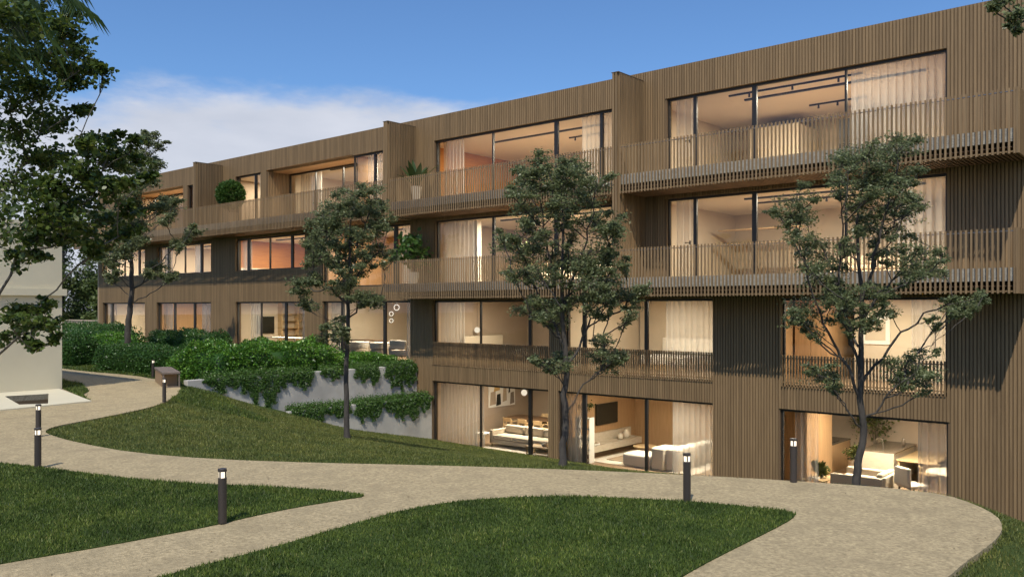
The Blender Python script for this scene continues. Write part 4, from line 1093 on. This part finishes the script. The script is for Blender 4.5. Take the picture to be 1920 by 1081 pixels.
def vase(label, x, y, z, r, h, mat="ceramic", name="vase"):
    T = Thing(name, label, "vase", (x, y, z))
    T.part("body", MB().lathe([(r * .55, 0), (r * .95, h * .25), (r, h * .5), (r * .7, h * .8), (r * .45, h * .9), (r * .55, h)], (x, y, z), 18), mat, smooth=True)
    return T
def plant(label, x, y, z, h, r, n, leaf, mat, pot=.16, ph=.35, potm="pot_white", name="potted_plant", stems=6, lo=.35, shape=LEAF6, droop=.2):
    T = Thing(name, label, "plant", (x, y, z))
    T.part("pot", MB().lathe([(pot * .75, 0), (pot, ph * .9), (pot, ph), (pot * .88, ph), (pot * .85, ph * .9)], (x, y, z), 18), potm)
    st = MB(); Ps = []
    for i in range(stems):
        th = random.uniform(0, 6.28); q = r * random.uniform(.3, .9); c = Vector((x + math.cos(th) * q, y + math.sin(th) * q, z + ph + h * random.uniform(lo, 1)))
        st.tube(bez((x, y, z + ph * .9), c, Vector((-math.cos(th) * q * .3, -math.sin(th) * q * .3, .1)), 6), [.010, .009, .008, .006, .005, .003], 5)
        m = n // stems; Ps.append(rng.normal(size=(m, 3)) * np.array([r * .35, r * .35, h * .16]) + np.array(c))
    T.part("stems", st, "bark"); T.part("foliage", leaf_mesh("foliage", np.concatenate(Ps), leaf, tilt=.8, shape=shape, droop=droop), mat)
    return T

z0 = LV[0][0]
# --- ground floor, corner sofa room
rug("white rug under the corner sofa", -22.0, -18.6, 23.7, 26.9, z0, "rug_white")
sofa("cream corner sofa's long section with wooden legs", -22.05, -18.9, 24.35, 25.35, z0 + .02, "fabric_cream", back='y', seats=3, wood="oak_light")
sofa("short cream sofa placed behind the window bar facing the long sofa", -19.9, -18.95, 25.5, 27.2, z0 + .02, "fabric_cream", back='x', seats=2, wood="oak_light")
table("small pale side table left of the corner sofa", -22.75, -22.2, 24.2, 24.8, z0, .45, "paper_white", name="side_table")
table("low oak coffee table by the window bar of the sofa room", -19.7, -18.6, 23.65, 24.2, z0 + .02, .33, "oak_light", name="coffee_table")
vase("squat bowl on the low oak coffee table", -19.0, 23.95, z0 + .352, .13, .12, name="bowl")
table("long dining table behind the corner sofa", -23.6, -20.4, 27.0, 28.0, z0, .74, "walnut", "oak_light", name="dining_table")
for i, (x, y, r, lb) in enumerate([(-23.0, 26.75, math.pi, "oak dining chair nearest the painting"), (-22.2, 26.75, math.pi, "second oak dining chair behind the corner sofa"), (-21.4, 26.75, math.pi, "third oak dining chair behind the corner sofa"), (-20.7, 26.8, math.pi, "oak dining chair at the window-bar end of the table"),
                                   (-22.6, 28.3, 0, "oak dining chair across the table, painting side"), (-21.3, 28.3, 0, "oak dining chair across the table, middle")]):
    chair(lb, x, y, z0, r, "oak_light", "oak chairs round the dining table")
A = Thing("painting", "abstract painting in ochre, white and black above the dining table", "painting", (-24.36, 27.7, -3.9))
A.part("canvas", MB().box(-24.37, -24.33, 26.85, 28.55, -4.28, -3.3), "paper_white")
for k, (a, b, c, d, m) in enumerate([(26.9, 27.3, -4.2, -3.6, "plaster_taupe"), (27.15, 27.55, -3.62, -3.32, "art_ochre"), (27.3, 27.62, -4.24, -3.72, "black"), (27.72, 28.0, -4.1, -3.35, "fabric_tan"), (28.1, 28.22, -3.75, -3.32, "black"), (28.2, 28.5, -4.24, -3.7, "art_grey")]):
    A.part("painted_patch", MB().add([(-24.328 + k * .0004, a, c), (-24.328 + k * .0004, b, c + .05), (-24.328 + k * .0004, b - .04, d), (-24.328 + k * .0004, a + .05, d - .03)], [(0, 1, 2, 3)]), m)
def globe(label, x, y, z, r, zc, mat="warm_glow"):
    T = Thing("pendant_lamp", label, "lamp", (x, y, z), group="globe lamps")
    T.part("globe", MB().ball((x, y, z), r, 20), mat, smooth=True)
    T.part("cord", MB().tube([(x, y, z + r), (x, y, zc)], [.006, .006], 6), "black")
globe("white globe pendant over the dining table", -22.1, 26.5, -3.46, .125, -2.8)
# --- ground floor, television room
rug("pale rug in front of the stone bench", -17.3, -13.3, 24.2, 27.0, z0, "rug_white")
rug("tan inner rug below the coffee table of the television room", -16.9, -14.6, 24.75, 26.8, z0 + .016, "rug_tan")
S = Thing("stone_bench", "long travertine bench with raised back under the television", "bench", (-17.5, 25.8, z0))
S.part("shelf", MB().box(-17.85, -17.3, 23.75, 27.7, z0 + .22, z0 + .46), "travertine", bevel=.01)
S.part("upstand", MB().box(-17.86, -17.78, 23.75, 27.7, z0 + .462, z0 + .78), "travertine")
S.part("plinth", MB().box(-17.85, -17.5, 23.9, 27.5, z0 + .001, z0 + .218), "walnut")
TV = Thing("television", "flat dark television on the oak wall above the stone bench", "television", (-17.83, 26.1, -3.9))
TV.part("screen", MB().box(-17.82, -17.775, 25.42, 26.78, -4.29, -3.52), "screen_black", bevel=.004)
TV.part("bracket", MB().box(-17.87, -17.821, 25.8, 26.4, -4.1, -3.7), "steel")
vase("shorter vase on the stone bench", -17.5, 26.55, z0 + .462, .11, .22); vase("taller vase on the stone bench", -17.5, 26.95, z0 + .462, .13, .32)
bk = Thing("book_stack", "small stack of books with a candle on the stone bench", "books", (-17.5, 24.9, z0 + .46))
bk.part("book", MB().box(-17.68, -17.38, 24.75, 25.05, z0 + .462, z0 + .50), "paper_white"); bk.part("book", MB().box(-17.66, -17.4, 24.78, 25.02, z0 + .501, z0 + .53), "fabric_tan"); bk.part("candle", MB().lathe([(.035, 0), (.035, .08), (.01, .1)], (-17.53, 24.9, z0 + .531), 12), "ceramic")
SF = Thing("sofa", "white modular sofa with a pouf end in the television room", "sofa", (-14.8, 25, z0))
SF.part("pouf", MB().box(-15.9, -14.8, 24.2, 25.1, z0 + .02, z0 + .44), "fabric_white", bevel=.09, seg=4, smooth=True)
SF.part("seat", MB().box(-15.5, -14.3, 25.12, 27.0, z0 + .02, z0 + .42), "fabric_white", bevel=.07, seg=4, smooth=True)
SF.part("back", MB().box(-14.78, -14.3, 24.2, 25.11, z0 + .02, z0 + .74), "fabric_white", bevel=.07, seg=4, smooth=True)
SF.part("back", MB().box(-14.29, -13.85, 24.3, 27.0, z0 + .02, z0 + .74), "fabric_white", bevel=.07, seg=4, smooth=True)
CT = Thing("coffee_table", "round oak coffee table beyond the pouf", "table", (-16.3, 26.3, z0))
CT.part("top", MB().lathe([(.40, .30), (.42, .31), (.42, .335), (.41, .34)], (-16.3, 26.3, z0 + .035), 26), "oak_light")
for a in range(3): CT.part("leg", MB().beam((-16.3 + .3 * math.cos(a * 2.1), 26.3 + .3 * math.sin(a * 2.1), z0 + .035), (-16.3 + .22 * math.cos(a * 2.1), 26.3 + .22 * math.sin(a * 2.1), z0 + .335), .035, .035), "oak_light")
AC = Thing("armchair", "oak framed armchair behind the right curtain of the television room", "chair", (-12.9, 25.6, z0), .6, local=True)
AC.part("seat", MB().box(-.32, .32, -.3, .3, .30, .44), "fabric_tan", bevel=.04); AC.part("backrest", MB().box(-.32, .32, .22, .36, .45, .85), "fabric_tan", bevel=.05)
for sx in (-1, 1):
    for sy in (-1, 1): AC.part("leg", MB().box(sx * .33 - .025, sx * .33 + .025, sy * .28 - .025, sy * .28 + .025, 0, .56), "oak_light")
    AC.part("armrest", MB().box(sx * .33 - .035, sx * .33 + .035, -.32, .34, .561, .60), "oak_light")
plant("hanging plant in the left corner of the television room", -17.3, 24.0, z0 + 1.55, .25, .25, 240, .07, "indoor_leaf", pot=.12, ph=.18, droop=.9)
SH = Thing("shelf_unit", "slim pale shelf unit behind the left curtain of the television room", "shelf", (-17.3, 24.0, z0))
for sx in (-17.6, -17.02): SH.part("upright", MB().box(sx, sx + .03, 23.85, 24.15, z0, z0 + 1.55), "paper_white")
for k in range(5): SH.part("board", MB().box(-17.569, -17.021, 23.85, 24.15, z0 + .05 + k * .36, z0 + .08 + k * .36), "paper_white")
# --- ground floor, kitchen
K = Thing("kitchen_island", "stone kitchen island with a tall tap", "kitchen island", (-8.5, 28, z0))
K.part("front_panel", MB().box(-9.0, -8.02, 27.0, 27.05, z0 + .001, z0 + .90), "travertine"); K.part("body", MB().box(-8.95, -8.07, 27.052, 29.3, z0 + .001, z0 + .895), "travertine")
K.part("worktop", MB().box(-9.02, -8.0, 27.06, 29.35, z0 + .90, z0 + .94), "dark_stone", bevel=.004)
K.part("tap", MB().tube([(-8.45, 27.4, z0 + .94), (-8.45, 27.4, z0 + 1.24), (-8.5, 27.42, z0 + 1.27), (-8.66, 27.5, z0 + 1.26), (-8.68, 27.5, z0 + 1.22)], [.014] * 5, 8), "steel")
table("oak dining table joined beside the kitchen island", -7.98, -6.9, 27.1, 29.3, z0, .74, "oak_light", name="dining_table")
chair("oak armchair at the near side of the kitchen table", -7.0, 26.9, z0, math.pi + .5, "oak_light", "chairs in the kitchen room"); chair("oak armchair by the far side of the kitchen table", -6.6, 28.3, z0, -math.pi / 2, "oak_light", "chairs in the kitchen room")
U = Thing("tall_cupboard", "tall oak cupboard standing left in the kitchen room", "cupboard", (-9.7, 26, z0))
U.part("carcass", MB().box(-10.7, -10.0, 25.2, 27.3, z0 + .001, z0 + 2.48), "oak_panel"); U.part("door", MB().box(-9.998, -9.975, 25.22, 26.2, z0 + .06, z0 + 2.45), "oak_panel"); U.part("door", MB().box(-9.998, -9.975, 26.22, 27.28, z0 + .06, z0 + 2.45), "oak_panel")
W = Thing("kitchen_counter", "oak kitchen counter with a dark hob along the left wall", "counter", (-10.4, 28.4, z0))
W.part("cabinet", MB().box(-10.8, -10.1, 27.35, 29.3, z0 + .001, z0 + .88), "oak_panel"); W.part("worktop", MB().box(-10.8, -10.08, 27.35, 29.3, z0 + .881, z0 + .91), "dark_stone"); W.part("hob", MB().box(-10.65, -10.2, 28.0, 28.6, z0 + .911, z0 + .92), "screen_black")
sofa("tan sofa in the kitchen room seen over the path edge", -9.0, -7.55, 24.45, 25.9, z0, "fabric_cream", back='x', seats=2, h=.70)
table("low oak coffee table with books near the pale kitchen curtain", -9.75, -9.1, 24.3, 25.3, z0, .36, "oak_light", name="coffee_table")
plant("spiky plant on the coffee table of the kitchen room", -9.4, 24.9, z0 + .362, .26, .16, 110, .20, "indoor_leaf", pot=.06, ph=.10, stems=5, shape=LEAF4, droop=-.4)
single("book", MB().box(-9.62, -9.35, 24.4, 24.62, z0 + .362, z0 + .41), "paper_white", "white book on the coffee table by the pale kitchen curtain", "book")
AR = Thing("armchair", "cream shell armchair by the right-hand kitchen curtain", "chair", (-7.0, 25.2, z0), 2.5, local=True)
AR.part("seat", MB().box(-.3, .3, -.3, .28, .34, .44), "fabric_white", bevel=.04, seg=3); AR.part("backrest", MB().box(-.31, .31, .24, .36, .40, .92), "fabric_white", bevel=.05, seg=3)
for sx in (-1, 1):
    for sy in (-1, 1): AR.part("leg", MB().beam((sx * .27, sy * .26, 0), (sx * .23, sy * .22, .34), .035, .035), "walnut")
RT2 = Thing("round_table", "round stone table behind the dark kitchen curtain", "table", (-6.2, 26.0, z0))
RT2.part("top", MB().lathe([(.62, .70), (.65, .71), (.65, .74), (.63, .75)], (-6.2, 26.0, z0), 30), "travertine"); RT2.part("pedestal", MB().lathe([(.28, 0), (.28, .03), (.07, .06), (.07, .699)], (-6.2, 26.0, z0), 20), "dark_stone")
plant("large potted tree behind the kitchen island", -9.2, 29.1, z0, 1.55, .55, 1500, .085, "indoor_leaf", pot=.25, ph=.55, stems=9, lo=.55)
plant("low bushy plant beside the kitchen island tap", -9.35, 27.5, z0, .45, .28, 520, .07, "indoor_leaf", pot=.2, ph=.55, stems=6)
vase("hourglass ornament on the kitchen island", -8.2, 28.6, z0 + .942, .06, .24, "dark_stone", "ornament")
# --- first floor
z1 = LV[1][0]
globe("small globe lamp in the first-floor room above the corner sofa room", -24.2, 25.97, -.957, .12, .3)
bed = Thing("bed", "low pale bed in the first-floor room above the corner sofa room", "bed", (-22.5, 26.5, z1))
bed.part("mattress", MB().box(-23.9, -22.0, 25.4, 27.4, z1 + .25, z1 + .52), "fabric_white", bevel=.05, seg=3); bed.part("headboard", MB().box(-24.3, -24.2, 25.2, 27.6, z1 + .001, z1 + 1.05), "fabric_cream", bevel=.03); bed.part("frame", MB().box(-24.19, -21.95, 25.35, 27.45, z1 + .05, z1 + .249), "oak_light")
PL = Thing("wall_light", "tall glowing mirror light in the first-floor room above the corner sofa room", "lamp", (-20.0, 27.6, -.9)); PL.part("tube", MB().box(-20.2, -20.12, 27.6, 27.66, -1.35, -.35), "warm_glow"); PL.part("mirror_panel", MB().box(-20.1, -19.5, 27.62, 27.66, -2.2, .1), "ceramic")
CAB = Thing("wall_cabinet", "pale boxed cabinet beside the tall mirror light", "cabinet", (-19.9, 27.5, -1.0))
for k, (a, c) in enumerate([(-.95, -.6), (-1.3, -.952)]): CAB.part("box", MB().box(-20.08 + k * .2, -19.8 + k * .2, 27.3, 27.6, a, c), "paper_white")
pf = Thing("picture", "white framed picture on the wall above the kitchen", "picture", (-8.4, 27.0, -.7))
BLD.part("partition_wall", MB().box(-9.2, -4.0, 27.06, 27.2, z1 + .002, .308), "plaster_beige")
pf.part("frame", MB().box(-8.98, -8.14, 27.02, 27.058, -1.14, -.27), "paper_white"); pf.part("print", MB().box(-8.86, -8.26, 27.014, 27.019, -1.02, -.39), "plaster_beige")
wd = Thing("wardrobe", "oak wardrobe at the left of the room above the kitchen", "wardrobe", (-10.2, 26, z1)); wd.part("carcass", MB().box(-10.75, -9.7, 26.2, 28.6, z1 + .001, .30), "oak_panel"); wd.part("door", MB().box(-10.73, -10.24, 26.17, 26.199, z1 + .03, .27), "oak_panel"); wd.part("door", MB().box(-10.22, -9.72, 26.17, 26.199, z1 + .03, .27), "oak_panel")
bd = Thing("bed", "cream bed with a padded headboard above the television room", "bed", (-15.5, 27, z1)); bd.part("headboard", MB().box(-16.6, -14.2, 28.0, 28.12, z1 + .001, z1 + 1.1), "fabric_white", bevel=.03); bd.part("mattress", MB().box(-16.3, -14.5, 25.9, 27.99, z1 + .22, z1 + .55), "fabric_white", bevel=.06, seg=3); bd.part("frame", MB().box(-16.35, -14.45, 25.88, 27.995, z1 + .04, z1 + .219), "oak_light")
BLD.part("partition_wall", MB().box(-17.7, -13.0, 28.2, 28.3, z1 + .002, .308), "plaster_beige")
table("long walnut dining table under the ring pendants", -31.0, -28.3, 24.75, 25.6, z1, .76, "walnut", name="dining_table")
for x, lb in ((-29.7, "cream tub chair at the left of the walnut table"), (-28.25, "cream tub chair at the right of the walnut table")):
    T = Thing("tub_chair", lb, "chair", (x, 24.2, z1), math.pi, "tub chairs at the walnut table", local=True)
    T.part("seat", MB().lathe([(.36, .12), (.40, .2), (.42, .42), (.38, .46)], n=20), "fabric_cream"); T.part("backrest", MB().lathe([(.38, .465), (.43, .47), (.47, .70), (.43, .73)], n=20), "fabric_white"); T.part("base", MB().lathe([(.26, 0), (.26, .12)], n=16), "black")
T = Thing("armchair", "cream armchair right of the walnut table", "chair", (-27.1, 24.4, z1), math.pi + .4, local=True)
T.part("seat", MB().box(-.38, .38, -.36, .34, .16, .44), "fabric_white", bevel=.08, seg=3, smooth=True); T.part("backrest", MB().box(-.38, .38, .26, .44, .45, .86), "fabric_white", bevel=.08, seg=3, smooth=True)
for sx in (-1, 1): T.part("armrest", MB().box(sx * .40 - .07, sx * .40 + .07, -.34, .34, .16, .62), "fabric_white", bevel=.06, seg=3, smooth=True)
for x, z, r, lb in ((-28.1, -.02, .12, "uppermost ring pendant of the dining room"), (-28.45, -.30, .09, "middle ring pendant of the dining room"), (-28.45, -.60, .085, "lowest ring pendant of the dining room")):
    T = Thing("pendant_lamp", lb, "lamp", (x, 25.0, z), group="ring pendants")
    T.part("ring", MB().tube([(x + r * math.cos(a * math.pi / 12) * .5, 25.0 + r * .8 * math.cos(a * math.pi / 12), z + r * math.sin(a * math.pi / 12)) for a in range(25)], [.011] * 25, 6), "ring_glow"); T.part("cord", MB().tube([(x, 25.0, z + r), (x, 25.0, .30)], [.004, .004], 5), "black")
sc = Thing("television", "black wall screen in the garden-level room", "television", (-38.9, 25.5, -.94))
sc.part("screen", MB().box(-38.89, -38.84, 24.93, 26.0, -1.38, -.50), "screen_black"); sc.part("bracket", MB().box(-38.922, -38.891, 25.2, 25.7, -1.1, -.7), "black")
bs = Thing("bookcase", "oak bookcase right of the black wall screen", "bookcase", (-38.7, 27.2, z1))
for k in range(6): bs.part("board", MB().box(-38.9, -38.55, 26.3, 28.4, z1 + .35 + k * .38, z1 + .38 + k * .38), "oak_light")
for yy in (26.26, 27.3, 28.4): bs.part("upright", MB().box(-38.91, -38.54, yy, yy + .035, z1 + .001, .29), "oak_light")
cn = Thing("console", "long white console along the orange timber wall", "cabinet", (-38.6, 26, LV[2][0])); cn.part("carcass", MB().box(-38.9, -38.4, 23.6, 29.0, LV[2][0] + .001, LV[2][0] + 1.12), "paper_white"); cn.part("top", MB().box(-38.91, -38.38, 23.6, 29.0, LV[2][0] + 1.121, LV[2][0] + 1.15), "oak_light")
table("white desk in the garden-level room with the wall screen", -37.0, -34.6, 24.3, 25.0, z1, .76, "paper_white", name="desk", cat="desk")
# --- second and top floor
z2, z3 = LV[2][0], LV[3][0]
kb_ = Thing("kitchen_block", "beige kitchen block in the top-floor room at the near end", "cupboard", (-11.5, 27.5, z3)); kb_.part("carcass", MB().box(-12.9, -11.2, 27.6, 29.3, z3 + .001, 6.1), "plaster_beige"); kb_.part("door", MB().box(-11.198, -11.17, 27.65, 29.25, z3 + .05, 6.05), "ceramic")
kd = Thing("tall_oven", "dark tall oven unit in the top-floor room at the near end", "oven", (-9.3, 28, z3)); kd.part("carcass", MB().box(-9.9, -9.2, 27.7, 28.4, z3 + .001, z3 + 2.1), "black"); kd.part("door", MB().box(-9.88, -9.22, 27.66, 27.699, z3 + .7, z3 + 1.3), "screen_black")
for x0, x1, y, zz, lb in ((-12.0, -8.0, 24.2, 6.47, "black track light near the glass of the near top-floor room"), (-10.6, -8.8, 27.0, 6.47, "shorter black track light deeper in the near top-floor room"), (-19.6, -17.9, 26.2, 6.47, "black track light in the top-floor room with the orange wall"), (-12.0, -7.5, 26.2, 3.38, "black track light on the second-floor ceiling at the near end")):
    T = Thing("track_light", lb, "lamp", ((x0 + x1) / 2, y, zz), group="ceiling tracks")
    T.part("track", MB().box(x0, x1, y - .03, y + .03, zz - .04, zz + .008), "black")
    for k in range(3):
        xx = x0 + (x1 - x0) * (k + .5) / 3; T.part("spot", MB().lathe([(.03, -.15), (.035, -.14), (.03, -.041)], (xx, y, zz), 10), "black")
sofa("cream sofa in the second-floor room left of the tall fin", -20.5, -17.8, 25.6, 26.6, z2, "fabric_cream", back='y', seats=3)
table("oak table in the second-floor room left of the tall fin", -19.8, -17.5, 24.2, 25.0, z2, .74, "oak_light", name="dining_table")
plant("indoor plant in the second-floor room left of the tall fin", -21.2, 25.5, z2, 1.1, .25, 260, .09, "indoor_leaf", stems=6)
BLD.part("column", MB().box(-22.98, -22.74, 24.4, 24.65, z2 + .001, 3.388), "ceiling_white")
sofa("tan sofa in the second-floor room at the near end", -9.8, -7.0, 26.2, 27.2, z2, "fabric_tan", back='y', seats=3)
shf = Thing("wall_shelf", "two oak wall shelves behind the near second-floor door", "shelf", (-11.8, 28, z2))
for k in range(2): shf.part("board", MB().box(-14.0, -11.0, 27.4, 27.7, z2 + 1.3 + k * .5, z2 + 1.34 + k * .5), "oak_light")
# --- balcony plants
def bush(label, x, y, z, r, n):
    T = Thing("potted_bush", label, "plant", (x, y, z)); T.part("pot", MB().lathe([(.28, 0), (.36, .5), (.36, .55), (.32, .55), (.31, .5)], (x, y, z), 20), "bench_side")
    d = unit(rng.normal(size=(n, 3))) * rng.uniform(.55, 1.0, (n, 1)) ** .5; P = d * np.array([r, r, r]) + np.array([x, y, z + .75 + r])
    T.part("foliage", leaf_mesh("foliage", P, .13, tilt=.9, out=d * .8 + np.array([0, 0, .5])), "bush_leaf")
    st = MB()
    for i in range(9):
        a = i * .7; st.tube([(x, y, z + .5), (x + .25 * math.cos(a), y + .25 * math.sin(a), z + .9), (x + .6 * r * math.cos(a), y + .6 * r * math.sin(a), z + .75 + r)], [.015, .012, .006], 5)
    T.part("stems", st, "bark")
bush("round clipped bush in a pot on the top-floor balcony", -37.2, 22.45, 3.99, .66, 5200)
ag = Thing("potted_plant", "broad-leaved potted plant beside the fin on the top-floor balcony", "plant", (-24.0, 22.35, 3.99))
ag.part("pot", MB().lathe([(.16, 0), (.2, .55), (.2, .6), (.17, .6), (.16, .55)], (-24.0, 22.35, 3.99), 18), "pot_white")
for i in range(13):
    th = i * 2.4; L = random.uniform(.85, 1.3); tl = random.uniform(.25, .9); c = Vector((-24.0, 22.35, 4.55)); dr = Vector((math.cos(th) * tl, math.sin(th) * tl, 1.1)).normalized(); sd = dr.cross(Vector((-math.sin(th), math.cos(th), 0))).normalized(); wv = Vector((-math.sin(th), math.cos(th), 0)) * .12
    mb = MB(); rows = []
    for k in range(7):
        f = k / 6; p = c + dr * L * f + Vector((math.cos(th), math.sin(th), 0)) * .22 * tl * f * f - Vector((0, 0, .25 * tl * f * f)); ww = wv * (math.sin(math.pi * (.12 + .88 * f)) ** .8)
        rows += [p - ww, p - sd * .02, p + ww]
    mb.v = [tuple(v) for v in rows]; mb.f = [(a * 3 + b, a * 3 + b + 1, a * 3 + b + 4, a * 3 + b + 3) for a in range(6) for b in range(2)]
    ag.part("leaf", mb, "palm_leaf", smooth=True)
plant("leafy potted plant at the left end of the second-floor balcony", -24.2, 22.4, .88, 1.15, .52, 420, .20, "bush_leaf", pot=.2, ph=.45, stems=11, lo=.35)

# ------------------------------------------------------------------ fallen leaves
Q = rng.uniform((-22, 2), (-2, 12), (1500, 2)); Q = Q[inpoly(Q, PATH) & ~inpoly(Q, LAWN_L) & ~inpoly(Q, LAWN_M) & ~inpoly(Q, KERB)]
Q = Q[rng.uniform(size=len(Q)) < .16]
lm = leaf_mesh("fallen_leaves", np.column_stack([Q, np.full(len(Q), GZ + .008)]), .035, tilt=.12, flat=.97)
prop(make("fallen_leaves", lm, "dry_leaf"), kind="stuff", label="a few small dry leaves lying on the path", category="leaves")
